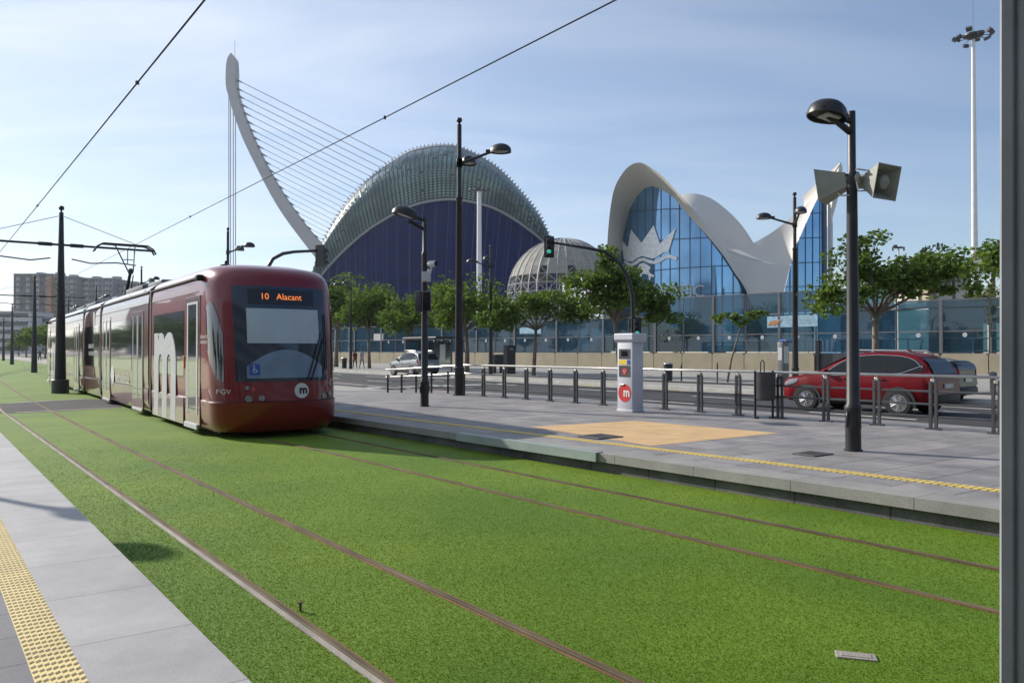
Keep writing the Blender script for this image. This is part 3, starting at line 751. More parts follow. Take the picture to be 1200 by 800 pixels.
    # flank: both sides
    for sg in (-1, 1):
        X0 = sg * 1.2
        def slab(name, t0, t1, z0, z1, off, m, bev=.0):
            b_ = MB(); b_.box((X0 + sg * (off - .02) , (t0 + t1) / 2, (z0 + z1) / 2), (.04, t1 - t0, z1 - z0), 0, bev=bev); return b_.build(name, m, body)
        slab('side_window', 2.62, 5.55, 1.1, 2.42, .006, M['tram_glass'])
        slab('window_divider', 4.2, 4.22, 1.1, 2.42, .009, M['rubber'])
        slab('flank_panel', 2.6, 5.6, .12, .66, .014, M['red_side'], .01)
        slab('door', 1.33, 2.45, .16, 2.66, .010, M['red_side'], .008)
        slab('door_glass', 1.58, 2.22, .42, 2.5, .015, M['tram_glass'])
        for tt in (1.53, 2.27): slab('door_frame', tt - .05, tt + .05, .38, 2.55, .018, M['light_grey'])
        slab('door_frame', 1.58, 2.22, 2.502, 2.55, .018, M['light_grey'])
        slab('door_step', 1.4, 2.4, .1, .2, .05, M['light_grey'], .01)
        slab('door_button', 2.52, 2.62, 1.25, 1.5, .03, M['orange_lens'], .015)
        for z in (2.72, 3.0): slab('flank_seam', 1.5, 5.8, z, z + .014, .004 if z < 2.9 else -.012, M['rubber'])
        slab('gutter', 1.4, 5.83, 2.985, 3.02, .012, M['rubber'])
        slab('flank_seam', 2.6, 5.6, 1.06, 1.075, .004, M['rubber'])
        # big white m
        b_ = MB(); ol = m_outline(2.15, 1.86)
        b_.prism(ol, lambda x, z: (X0 + sg * .0165, 5.42 - x if sg < 0 else 3.27 + x, .14 + z), lambda x, z: (X0 + sg * .004, 5.42 - x if sg < 0 else 3.27 + x, .14 + z))
        b_.build('letter', M['light_grey'], body)
        b_ = MB()
        for k, s_ in enumerate(('GENERALITAT', 'VALENCIANA')):
            b_.text(s_, .085, lambda x, y: (X0 + sg * .006, 1.08 + sg * x, 1.86 - .1 * k + y))
        b_.build('authority_lettering', M['white'], body)
    return body

def car_section(parent, t0, t1, doors, windows, short=False):
    mb = MB(); rows = []
    prof = [(hw, z) for z, hw, _ in LV]
    ring = [(-hw, z) for hw, z in prof] + [(hw, z) for hw, z in reversed(prof)]
    for t in (t0 + .2, t1 - .2): rows.append([Vector((w, t, z)) for w, z in ring])
    mb.grid(rows)
    for i in (0, 1): mb.poly([(w, z) for w, z in ring], lambda a, b, i=i: (a, rows[i][0].y, b))
    body = mb.build('passenger_section', M['red_paint'], parent, smooth=True, split=35)
    for sg in (-1, 1):
        X0 = sg * 1.2
        def slab(name, a, b, z0, z1, off, m, bev=.0):
            b_ = MB(); b_.box((X0 + sg * (off - .02), (a + b) / 2, (z0 + z1) / 2), (.04, b - a, z1 - z0), 0, bev=bev); return b_.build(name, m, body)
        for a, b in windows: slab('side_window', a, b, 1.1, 2.42, .006, M['tram_glass'])
        for a, b in doors:
            slab('door', a, b, .16, 2.6, .010, M['red_side'], .008)
            mid = (a + b) / 2
            for u, v in ((a + .07, mid - .03), (mid + .03, b - .07)):
                slab('door_glass', u + .06, v - .06, .45, 2.45, .015, M['tram_glass'])
                for q in (u + .03, v - .03): slab('door_frame', q - .028, q + .028, .42, 2.5, .018, M['light_grey'])
            slab('door_step', a + .05, b - .05, .1, .17, .03, M['light_grey'], .01)
        slab('gutter', t0 + .2, t1 - .2, 2.985, 3.02, .012, M['rubber'])
        slab('flank_seam', t0 + .2, t1 - .2, 2.72, 2.734, .004, M['rubber'])
        slab('flank_seam', t0 + .2, t1 - .2, .68, .692, .0035, M['rubber'])
    return body
def bellows(parent, t):
    mb = MB(); n = 7
    ring = [(-hw * .955, z) for z, hw, _ in LV] + [(hw * .955, z) for z, hw, _ in reversed(LV)]
    rows = []
    for i in range(n):
        k = 1.0 if i % 2 else .975
        rows.append([Vector((w * k, t - .21 + .42 * i / (n - 1), z if z < 3.1 else z - .03)) for w, z in ring])
    mb.grid(rows).build('bellows', M['bellows'], parent)
    for sg in (-1, 1): MB().box((sg * 1.185, t - .08, 1.66), (.05, .2, 2.85), bev=.02).build('bellows_frame', M['bellows'], parent)
cab = cab_section(tram)
J = [6.0, 13.6, 17.6, 25.4]; LEN = 31.6
sec2 = car_section(tram, 6.0, 13.6, [(6.75, 8.15), (11.65, 13.1)], [(8.3, 11.55)])
sec3 = car_section(tram, 13.6, 17.6, [], [(14.0, 17.2)])
sec4 = car_section(tram, 17.6, 25.4, [(18.7, 20.1), (23.4, 24.8)], [(20.25, 23.25), (17.95, 18.55)])
for t in J: bellows(tram, t)
rear = copy_tree(cab, tram)
rear.location = (0, LEN, 0); rear.rotation_euler = (0, 0, math.pi)
# writing on the flank of the second section, arrows of the livery on the third
for sg in (-1, 1):
    b_ = MB(); X0 = sg * 1.2
    b_.text('metrovalencia', .42, lambda x, y: (X0 + sg * .007, 9.72 + sg * x, .86 + y), 0, sx=.88)
    b_.build('operator_lettering', M['white'], sec2)
    b_ = MB(); f = lambda x, y: (X0 + sg * .007, 11.3 + sg * x if sg > 0 else 11.3 + x, .88 + y)
    b_.poly(round_poly(.3) , f); b_.build('badge', M['white'], sec2)
    b_ = MB()
    for k, s_ in enumerate(('GENERALITAT', 'VALENCIANA')): b_.text(s_, .2, lambda x, y: (X0 + sg * .012, 15.6 + sg * x, 1.75 - .24 * k + y), 0)
    b_.build('authority_lettering', M['white'], sec3)
    b_ = MB(); b_.box((X0 + sg * -.0145, 15.6, 2.66), (.045, 1.5, .44)); b_.box((X0 + sg * -.0145, 15.6, .9), (.045, 1.5, .3)); b_.build('livery_panel', M['red_side'], sec3)
# roof equipment and pantograph
for a, b, h in ((7.5, 9.2, .18), (10, 12.6, .22), (14.2, 15.2, .14), (19, 21.5, .2), (22, 24.5, .18)): MB().box((0, (a + b) / 2, 3.27 + h / 2), (1.3, b - a, h), bev=.04).build('roof_unit', M['mid_grey'], tram, smooth=True, split=40)
PT = 16.4
pan = MB(); z0 = 3.3
for x in (-.4, .4): pan.tube([(x, PT - .5, z0), (x, PT + .5, z0)], .035, 6); 
for y in (-.5, .5): pan.tube([(-.4, PT + y, z0), (.4, PT + y, z0)], .035, 6); pan.lathe([(.06, -.12), (.08, 0), (.05, .02)], (0, PT + y, z0), 10)
panb = pan.build('pantograph', M['black_paint'], tram)
pan = MB(); zk, zt = 4.35, 5.36
pan.tube([(0, PT + .45, z0 + .05), (0, PT - .75, zk)], [.06, .05], 8)
pan.tube([(.14, PT + .3, z0 + .02), (.1, PT - .65, zk - .12)], .02, 6)
for x in (-.32, .32): pan.tube([(x * .25, PT - .75, zk), (x, PT + .35, zt)], .024, 6)
pan.tube([(-.16, PT - .3, zk + .45), (.16, PT - .3, zk + .45)], .016, 6)
pan.lathe([(.08, -.08), (.09, 0), (.06, .1), (0, .11)], (0, PT - .75, zk), 10)
pan.build('pantograph_arm', M['black_paint'], panb)
pan = MB()
for dy in (-.16, .16):
    pan.tube([(-1.0, PT + .35 + dy, zt - .26), (-.9, PT + .35 + dy, zt - .08), (-.72, PT + .35 + dy, zt + .03), (.72, PT + .35 + dy, zt + .03), (.9, PT + .35 + dy, zt - .08), (1.0, PT + .35 + dy, zt - .26)], .03, 8)
for x in (-.35, .35): pan.tube([(x, PT + .19, zt), (x, PT + .51, zt)], .025, 6)
pan.build('pantograph_head', M['black_paint'], panb)
# bogies under the sections
for t in (3.6, 15.6, 28.0):
    mb = MB()
    for y in (-.8, .8):
        for x in (-.54, .54): mb.lathe([(.0, -.05), (.27, -.05), (.28, .0), (.25, .06), (0, .06)], (0, 0, 0), 20, 0, Tm(x, t + y, .29) @ Matrix.Rotation(math.pi / 2, 4, 'Y'))
    mb.box((0, t, .36), (1.5, 2.2, .18)); mb.build('bogie', M['rubber'], tram)
# ================================================================== street furniture
BK = M['black_paint']
def head_mesh(L=.62, w=.42, h=.2):
    """Dome lamp head, axis along +X from its neck at x = 0; body and lens apart."""
    body, lens = MB(), MB(); rows = []
    n, m = 20, 7
    for j in range(m + 1):
        ph = math.pi / 2 * j / m; r = math.cos(ph) if j < m else 0.001
        row = []
        for i in range(n):
            a = 2 * math.pi * i / n; x, y = math.cos(a), math.sin(a)
            taper = 1 - .22 * max(-x, 0)
            row.append(Vector((L / 2 + x * L / 2 * r, y * w / 2 * r * taper, h * math.sin(ph) ** .85)))
        rows.append(row)
    rim = [[Vector((p.x, p.y, -.035)) for p in rows[0]]]
    inner = [[Vector((L / 2 + (p.x - L / 2) * .93, p.y * .93, -.03)) for p in rows[0]], [Vector((L / 2 + (p.x - L / 2) * .86, p.y * .86, .03)) for p in rows[0]]]
    body.grid(inner[::-1] + rim + rows, close=True)
    lens.grid([[Vector((L / 2 + (p.x - L / 2) * .8, p.y * .8, .012)) for p in rows[0]], [Vector((L / 2 + (p.x - L / 2) * .5, p.y * .5, -.028)) for p in rows[0]], [Vector((L / 2, 0, -.04)) for p in rows[0]]], close=True)
    body.tube([(-.12, 0, .03), (.1, 0, .04)], .045, 8)
    return body, lens
def add_head(parent, pos, rz, L=.62, w=.42, h=.2, tilt=.0, name='lamp_head', bulb=False):
    b, l = head_mesh(L, w, h)
    hd = b.build(name, BK, parent, smooth=True, split=50)
    hd.location = pos; hd.rotation_euler = (0, tilt, rz)
    if bulb:
        q = MB(); q.box((L * .45, 0, -.02), (L * .42, w * .4, .03), bev=.005); q.build('lamp_lens', M['lens'], hd)
        q = MB(); q.grid([[Vector((x, y, .012)) for y in (-w * .36, w * .36)] for x in (L * .1, L * .9)]); q.build('reflector', M['dark_grey'], hd)
    else: l.build('lamp_lens', M['lens'], hd, smooth=True)
    return hd
def pole_prof(h, r0, r1, base=.0):
    pr = [(r0 * 1.5, 0), (r0 * 1.5, .03), (r0 * 1.12, .04)]
    pr += [(r0 * 1.1, .75), (r0 * 1.22, .78), (r0 * 1.22, .84), (r0, .87)]
    pr += [(r0 + (r1 - r0) * .65, h * .72), (r1 * 1.5, h * .72 + .02), (r1 * 1.5, h * .72 + .1), (r1, h * .72 + .13), (r1, h)]
    return pr
# ---- twin-headed tall lamp: pole top ball, two arms spread towards the road
def twin_lamp(label, loc, rz, h=8.25, spread=45):
    t = empty('street_lamp', label, 'street lamp', loc, rz, 'tall twin headed street lamps')
    p = MB(); p.lathe(pole_prof(h, .13, .07), n=14); p.build('pole', BK, t, smooth=True, split=40)
    p = MB(); p.lathe([(.03, 0), (.03, .05), (.075, .09), (.09, .14), (.075, .2), (0, .225)], (0, 0, h), 12); p.build('finial', BK, t, smooth=True)
    for sg in (-1, 1):
        a = math.radians(sg * spread); d = Vector((math.cos(a), math.sin(a), 0)); z = h - 1.3
        p = MB(); p.tube([(0, 0, z + .1), d * .55 + Vector((0, 0, z + .28)), d * 1.0 + Vector((0, 0, z + .43))], [.05, .045, .04], 8)
        p.lathe([(.09, -.12), (.1, -.1), (.1, .12), (.09, .14)], (0, 0, z + .12), 12); p.build('arm', BK, t, smooth=True, split=40)
        add_head(t, d * .95 + Vector((0, 0, z + .43)), a, .66, .5, .24)
    return t
tw = G(538, 463, PZ)
tl1 = twin_lamp('tall twin headed lamp at the platform railing, heads in front of the blue hall', tw, ANG)
dRow = DV
for k, lb in ((24.7, 'twin headed lamp standing just behind the front car of the tram'), (49.4, 'twin headed lamp showing above the roof of the second tram section'),
              (74.1, 'twin headed lamp seen small above the tram roof near the pantograph'), (98.8, 'distant twin headed lamp low above the rear of the tram')):
    dup(tl1, tw + dRow * k - Vector((0, 0, .2)), ANG, lb)
far0 = P(932, 411, 34); far0.z = .01
dup(tl1, far0, ANG + math.pi, 'twin headed lamp on the promenade in front of the white shell building')
f1 = P(575, 411, 51); f1.z = .01
dup(tl1, f1, ANG + math.pi, 'twin headed promenade lamp before the blue hall, left of the lattice dome')
f2 = P(411, 411, 69); f2.z = .01
dup(tl1, f2, ANG + math.pi, 'twin headed lamp half hidden in the crowns of the first promenade trees')

# ---- short single-headed platform lamps
def single_lamp(label, loc, arm, h=4.6):
    t = empty('platform_lamp', label, 'platform lamp', loc, 0, 'short single headed platform lamps')
    r0, r1 = .125, .085
    pr = [(.12, 0), (.12, .02), (.102, .03), (.1, .3), (.108, .33), (.1, .36), (.1, .52), (.112, .55), (.112, .6), (.088, .64), (.068, 3.62), (.078, 3.66), (.078, 3.74), (.052, 3.78), (.05, h)]
    p = MB(); p.lathe(pr, n=18); pole = p.build('pole', BK, t, smooth=True, split=35)
    p = MB()
    for a in (0, 1.57, 3.14, 4.71):
        d = Vector((math.cos(a + .4), math.sin(a + .4), 0)) * .1
        p.tube([d + Vector((0, 0, z)) for z in (.32, .4, .47, .54)], [.016, .03, .03, .016], 6)
    p.build('base_ornament', BK, pole, smooth=True)
    d = Vector((math.cos(arm), math.sin(arm), 0))
    p = MB(); p.tube([(0, 0, h - .3), d * .25 + Vector((0, 0, h - .16)), d * .4 + Vector((0, 0, h - .1))], .045, 8); p.build('arm', BK, t, smooth=True)
    return t, d
p1 = G(1000, 528, PZ)
lampA, d = single_lamp('black platform lamp carrying two horn loudspeakers', p1, math.radians(200))
add_head(lampA, d * .13 + Vector((0, 0, 4.46)), math.radians(200), .56, .5, .2, -.18, bulb=True)
p2 = G(497.5, 476, PZ)
lampB, d = single_lamp('black platform lamp with a white camera and a grey box on its pole', p2, math.radians(188))
add_head(lampB, d * .16 + Vector((0, 0, 4.55)), math.radians(188), .66, .46, .22, -.3)
sun_h = Vector((SUN_DIR.x, SUN_DIR.y, 0)).normalized()
tip = G(96, 597, PZ); base = tip + Vector((SUN_DIR.x, SUN_DIR.y, SUN_DIR.z)) * (4.45 / SUN_DIR.z)
lampC, d = single_lamp('black platform lamp beyond the picture edge that shades the near platform', Vector((base.x - .4, base.y + .1, PZ)), math.radians(-20))
add_head(lampC, d * .16 + Vector((0, 0, 4.5)), math.radians(-20), .62, .5, .2, -.1)

# ---- horn loudspeakers clamped to the lamp
def horn(label, pos, aim, roll=0.0, L=.42, w=.36, h=.34):
    t = empty('horn_loudspeaker', label, 'loudspeaker', pos, 0, 'horn loudspeakers on the platform lamp')
    Q = Vector(aim).normalized().to_track_quat('X', 'Z'); t.rotation_mode = 'QUATERNION'; t.rotation_quaternion = Q
    p = MB(); rows = []
    for k in range(8):
        u = k / 7; x = L * u; a = .11 + (w / 2 - .11) * u ** 1.1; b = .1 + (h / 2 - .1) * u ** 1.1
        rows.append([Vector((x, a * c, b * s)) for c, s in ((-1, -1), (1, -1), (1, 1), (-1, 1))])
    inn = [[Vector((p_.x + .003, p_.y * .95, p_.z * .95)) for p_ in r] for r in rows]
    p.grid(rows, close=True); p.grid([rows[-1], inn[-1]], close=True); p.grid(inn[1:], close=True)
    hn = p.build('horn', M['horn'], t)
    p = MB(); Y = Matrix.Rotation(math.pi / 2, 4, 'Y')
    p.lathe([(.0, -.16), (.085, -.16), (.1, -.13), (.1, -.03), (.075, .03)], (0, 0, 0), 16, 0, Y); p.build('driver', M['horn'], t, smooth=True, split=40)
    p = MB(); p.lathe([(.07, .06), (.095, .12), (.095, .24), (.06, .27), (.03, .27), (0, .29)], (0, 0, 0), 16, 0, Y); p.build('throat', M['horn'], t, smooth=True, split=40)
    return t
def bracket(t, pts):
    q = t.rotation_quaternion.inverted()
    p = MB(); p.tube([q @ (Vector(a) - t.location) for a in pts], .012, 6); p.build('bracket', M['alu'], t)
pos = P(987, 222, 10.5); 
hA = horn('grey horn loudspeaker seen from behind, pointing away to the left of the lamp', P(993, 212, 10.7), Vector((-.72, .5, -.12)), L=.36, w=.46, h=.44)
bracket(hA, [P(996, 229, 10.6), P(984, 229, 10.6), P(980, 222, 10.7)])
hB = horn('grey horn loudspeaker showing its open square mouth, right of the lamp pole', P(1018, 213, 10.66), Vector((.5, -.84, -.2)), L=.28, w=.50, h=.46)
bracket(hB, [P(1002, 200, 10.6), P(1004, 198, 10.5), P(1018, 200, 10.6)]); bracket(hB, [P(1002, 208, 10.6), P(1006, 224, 10.5), P(1018, 223, 10.6)])
# ---- camera, box and display panel on the other lamp
t = empty('security_camera', 'white security camera on the pole of the platform lamp', 'camera', p2 + Vector((.12, -.1, 3.4)))
p = MB(); Y = Matrix.Rotation(math.pi / 2, 4, 'Y') 
p.lathe([(0, -.1), (.06, -.1), (.075, -.08), (.075, .1), (.07, .12)], (0, 0, 0), 14, 0, Tm(.06, 0, .06) @ Rz(-.5) @ Y); p.build('housing', M['white'], t, smooth=True, split=40)
p = MB(); p.lathe([(.068, .10), (.068, .13), (.05, .15), (0, .155)], (0, 0, 0), 14, 0, Tm(.06, 0, .06) @ Rz(-.5) @ Y); p.build('lens', M['rubber'], t, smooth=True)
p = MB(); p.tube([(-.02, .04, -.12), (.05, 0, -.1), (.06, 0, .0)], .02, 8); p.box((-.0, .02, -.12), (.1, .1, .1), bev=.01); p.build('mount', M['light_grey'], t)
o = MB().box((0, 0, 0), (.2, .14, .24), bev=.01).box((-.0, -.075, .0), (.15, .01, .19)).build('junction_box', M['light_grey']); o.location = p2 + Vector((.06, -.17, 3.14)); tag(o, 'small grey box under the camera on the lamp pole', 'box')
t = empty('display_panel', 'dark two sided panel strapped round the middle of the lamp pole', 'display panel', p2 + Vector((0, 0, 2.55)), -.25)
p = MB(); p.box((-.11, -.12, 0), (.16, .1, .52), bev=.025); p.box((.11, -.14, 0), (.22, .06, .5), bev=.02); p.build('casing', M['dark_grey'], t, smooth=True, split=40)
p = MB(); p.box((.11, -.171, 0), (.18, .006, .44)); p.build('screen', M['display'], t)

# ---- railing along the back of the platform
def seg_pts(px, z=PZ): return [G(x, y, z) for x, y in px]
posts = seg_pts([(1168, 508.5), (1095, 504), (1028, 500), (968, 496), (913.5, 492), (863, 488), (818.5, 485.3), (777.5, 482), (739, 478.7), (705.6, 475.9), (673, 473.4), (643, 470.8), (615.7, 468.5), (590, 466.3), (566.5, 464.4)])
# straighten: the railing runs in one line, evenly spaced
a, b = posts[0], posts[-1]; n = 14
line = [a.lerp(b, k / n) for k in range(n + 1)]
dr = (a - b).normalized(); line = [a + dr * (a - b).length / n * 2, a + dr * (a - b).length / n] + line
rail_o = empty('guard_railing', 'long dark railing with a silver handrail along the back of the platform', 'railing', b, math.atan2(dr.y, dr.x))
Lr = (line[0] - b).length; sp_ = Lr / 16
for k in range(17):
    p = MB()
    for dx in (-.045, .045): p.box((k * sp_ + dx, 0, .41), (.045, .05, .82))
    p.box((k * sp_, 0, .01), (.24, .12, .02)); p.box((k * sp_, 0, .83), (.1, .035, .08)); p.build('post', M['dark_grey'], rail_o)
    p = MB(); p.box((k * sp_, 0, .84), (.07, .045, .05), bev=.008); p.tube([(k * sp_, 0, .84), (k * sp_, 0, .9)], .014, 6); p.build('handrail_bracket', M['alu'], rail_o)
p = MB(); p.tube([(-.5, 0, .92), (Lr + .4, 0, .92)], .026, 10); p.build('handrail', M['alu'], rail_o, smooth=True)
for z in (.22, .43, .65): MB().tube([(-.02, 0, z), (Lr + .3, 0, z)], .02, 6).build('rail', M['dark_grey'], rail_o)
# short ramp section: two silver rails that drop with the ramp
pts = [P(566, 464.4, b.y)]
rz_ = [(566.5, 464.4), (544, 462.3), (525, 462.5), (505.6, 463), (487.6, 463.2), (470.6, 463.6), (454.5, 463.8)]
zs = [.25, .24, .2, .15, .1, .06, .03]; rp_ = [G(x, y, z) for (x, y), z in zip(rz_, zs)]
ramp_o = empty('ramp_railing', 'shorter railing with two silver rails going down the ramp', 'railing', (0, 0, 0))
for q in rp_[1:]:
    p = MB(); p.box((q.x, q.y, q.z + .37), (.06, .09, .74), bev=.006); p.build('post', M['dark_grey'], ramp_o)
for h_, r_ in ((.92, .028), (.66, .028)):
    pp = [q + Vector((0, 0, h_)) for q in rp_]; pp.append(pp[-1] + (pp[-1] - pp[-2]) * .15)
    MB().tube(pp, r_, 10).build('handrail', M['alu'], ramp_o, smooth=True)
for h_ in (.24, .5): MB().tube([q + Vector((0, 0, h_)) for q in rp_], .014, 6).build('rail', M['dark_grey'], ramp_o)

# ---- ticket validator kiosk
kc = G(740.5, 482.6, PZ)
kq = kc + DV * .1 + NV * .05
kio = empty('ticket_kiosk', 'pale grey ticket kiosk with a red m disc on its side', 'ticket kiosk', kq, ANG)
p = MB(); p.box((0, 0, .79), (.34, .48, 1.58), bev=.02); p.box((0, 0, .03), (.36, .5, .06), bev=.01); kb = p.build('cabinet', M['kiosk'], kio, smooth=True, split=40)
p = MB(); p.box((0, 0, 1.66), (.44, .6, .15), bev=.02); p.prism([(-.17, 1.54), (.17, 1.54), (.22, 1.6), (-.22, 1.6)], lambda a, b_: (a, -.3, b_), lambda a, b_: (a, .3, b_)); p.build('cap', M['kiosk'], kio)
XF = -.17
def plate(name, y, z, w, h, m, off=.006):
    return MB().box((XF - off / 2, y, z), (off, w, h)).build(name, m, kio)
plate('screen_panel', .0, 1.28, .36, .22, M['dark_grey']); plate('screen', .0, 1.29, .2, .12, M['display'], .010)
plate('label', .05, 1.1, .26, .1, M['yellow_sign'], .008); plate('label', -.13, 1.1, .09, .1, M['blue_sign'], .008)
plate('reader_panel', .0, .9, .36, .25, M['dark_grey']); 
p = MB(); p.poly(round_poly(.075, 20, 0, .9), lambda a, b_: (XF - .009, a, b_)); rd = p.build('reader_target', M['red_sign'], kio)
p = MB()
for q in ((-.03, .915), (.03, .915), (0, .87)): p.poly(round_poly(.013, 10, *q), lambda a, b_: (XF - .013, a, b_))
p.build('target_dots', M['white'], rd)
p = MB(); p.box((XF - .012, .07, .60), (.03, .12, .035), 0, None, .008); p.build('ticket_slot', M['alu'], kio)
p = MB(); p.poly(round_poly(.2, 32, 0, .42), lambda a, b_: (XF - .005, a, b_)); bd = p.build('badge', M['red_sign'], kio)
p = MB(); p.poly(m_outline(.19, .14, .22, .17), lambda a, b_: (XF - .010, -.0 - a + .03, .34 + b_)); p.build('badge_letter', M['white'], bd)
p = MB()
for s_, z in (('•', 1.44),): p.text('10', .06, lambda x, y: (XF - .008, -x, 1.28 + y))
p.build('screen_text', M['light_grey'], kio)

# ---- litter bin on two legs, on the platform
t = empty('litter_bin', 'dark round litter bin on two legs beside the railing on the platform', 'litter bin', G(897, 490, PZ), ANG - .35)
p = MB(); p.lathe([(.0, .36), (.17, .36), (.19, .38), (.2, .4), (.2, .9), (.21, .92), (.18, .92), (.17, .6), (0, .6)], n=24); p.build('bucket', M['dark_grey'], t, smooth=True, split=35)
for x in (-.2, .2):
    p = MB(); p.tube([(x, .05, .02), (x, .05, .95)], .024, 8); p.box((x, .05, .015), (.11, .12, .03), bev=.006); p.build('leg', M['black_paint'], t)
p = MB(); p.tube([(-.04, .1, .9), (-.04, .1, 1.12), (.0, .1, 1.17), (.04, .1, 1.12), (.04, .1, .9)], .014, 6); p.build('handle', M['dark_grey'], t)

# ---- things on the promenade: bins, posts, information pillar
def promenade(px, z=.012): return G(px[0], px[1], z)
bin_ = empty('promenade_bin', 'black cylindrical bin on the promenade right of the ticket kiosk', 'litter bin', promenade((783, 447)), 0, 'black bins on the promenade')
p = MB(); p.lathe([(.2, 0), (.2, .05), (.22, .06), (.23, .82), (.25, .84), (.25, .9), (.2, .95), (.06, .97), (0, .97)], n=18); p.build('body', M['black_paint'], bin_, smooth=True, split=35)
p = MB(); p.lathe([(.235, .9), (.24, .93), (.12, .985), (0, .99)], n=18); p.build('lid', M['alu'], bin_, smooth=True)
dup(bin_, promenade((403.5, 431.5)), 0, 'black cylindrical bin under the first promenade tree, beside two walkers')
for px, h, lb in (((798.5, 447), .95, 'thin dark bollard beside the black bin'), ((840.5, 450), 1.05, 'brown tree stake beside the young tree')):
    o = MB().lathe([(.045, 0), (.05, .04), (.045, .06), (.045, h * .8), (.055, h * .82), (.055, h * .86), (.045, h * .88), (.03, h), (0, h + .01)], n=10).build('bollard', M['dark_grey'] if 'thin' in lb else M['bark'], smooth=True); o.location = promenade(px); tag(o, lb, 'bollard')
o = MB().lathe([(.12, 0), (.12, .03), (.11, .05), (.11, .62), (.13, .64), (.13, .72), (.09, .78), (0, .79)], n=14).build('bollard', M['mid_grey'], smooth=True); o.location = promenade((1164, 459.5)); tag(o, 'pale grey stub bollard behind the dark car, next to the grey column', 'bollard')
t = empty('information_pillar', 'tall grey information pillar with a slanted blue top on the promenade', 'information pillar', promenade((918, 450.5)), ANG)
p = MB(); p.box((0, 0, 1.0), (.5, .3, 2.0), bev=.03); p.build('cabinet', M['mid_grey'], t, smooth=True, split=40)
p = MB(); p.box((-.256, 0, 1.45), (.012, .22, .6)); p.box((0, -.156, 1.4), (.36, .012, .8)); p.build('display', M['light_grey'], t)
p = MB(); p.box((0, 0, 2.06), (.56, .36, .1), 0, Matrix.Rotation(.12, 4, 'Y'), .02); p.build('cap', M['blue_sign'], t)
p = MB(); p.poly(round_poly(.09, 16), lambda a, b_: (-.1 + a, -.186, 2.07 + b_ * .5)); p.build('sign_mark', M['white'], t)
# payment box and cabinet by the railing, left of the lattice dome
t = empty('utility_box', 'tall black advertising box on the promenade beside a smaller cabinet', 'box', promenade((597, 438)), ANG)
p = MB(); p.box((0, 0, 1.0), (.7, .5, 1.95), bev=.03); p.box((0, 0, .04), (.75, .55, .08)); p.build('casing', M['black_paint'], t)
p = MB()
p.text('info', .26, lambda x, y: (x * .8, -.256, 1.72 + y)); p.build('lettering', M['light_grey'], t)
t = empty('cabinet', 'low black cabinet on legs left of the tall black box', 'cabinet', promenade((583.5, 437)), ANG)
p = MB(); p.box((0, 0, .95), (.75, .5, .75), bev=.03); p.build('casing', M['black_paint'], t)
for x in (-.28, .28): MB().box((x, 0, .29), (.08, .3, .58)).build('leg', M['black_paint'], t)

# ---- traffic signals
def signal_head(parent, loc, rz, back=False, lit=True):
    hd = empty('signal_head', None, None, loc, rz); hd.parent = parent
    p = MB(); p.box((0, 0, 0), (.3, .2, .9), bev=.04); p.box((0, .115, 0), (.5, .02, 1.1), bev=.008)
    for z in (.28, 0, -.28): p.lathe([(.12, 0), (.125, .14)], (0, 0, 0), 14, 0, Tm(0, -.1, z) @ Matrix.Rotation(math.pi / 2, 4, 'X'))
    p.build('housing', M['black_paint'], hd)
    for z, mm in ((.28, 'rubber'), (0, 'rubber'), (-.28, 'tl_green' if lit else 'rubber')):
        MB().lathe([(.105, 0), (.09, .02), (0, .03)], (0, 0, 0), 14, 0, Tm(0, -.243, z) @ Matrix.Rotation(math.pi / 2, 4, 'X')).build('signal_lens', M[mm], hd, smooth=True)
    return hd
tb = P(742, 411, 33); tb.z = 0
ts = empty('traffic_signal', 'black traffic signal on a curved arm showing green in front of the lattice dome', 'traffic signal', tb)
loc = lambda x, y, D=33: P(x, y, D) - tb
p = MB(); p.tube([(0, 0, 0), (0, 0, .05)], .2, 12); p.tube([(0, 0, 0), loc(742, 380), loc(741, 345), loc(736, 325), loc(726, 308), loc(709, 295), loc(690, 291), loc(646, 284)], [.1, .09, .085, .08, .075, .07, .06, .05], 10); p.build('mast', M['black_paint'], ts, smooth=True)
signal_head(ts, loc(643.5, 289), -.05).scale = (.85, .85, .82)
signal_head(ts, loc(746, 384, 32.8), .0).scale = (.8, .8, .8)
tb2 = P(312, 411, 33); tb2.z = 0
ts2 = empty('traffic_signal', 'grey traffic signal seen from behind on an arm above the tram front', 'traffic signal', tb2)
loc = lambda x, y, D=33: P(x, y, D) - tb2
p = MB(); p.tube([(0, 0, 0), loc(312, 340), loc(313, 315), loc(320, 303), loc(332, 297), loc(345, 295), loc(376, 293.5)], [.11, .1, .09, .08, .075, .065, .055], 10); p.build('mast', M['dark_grey'], ts2, smooth=True)
signal_head(ts2, loc(377, 300), 2.6, lit=False).scale = (1, 1, .85)

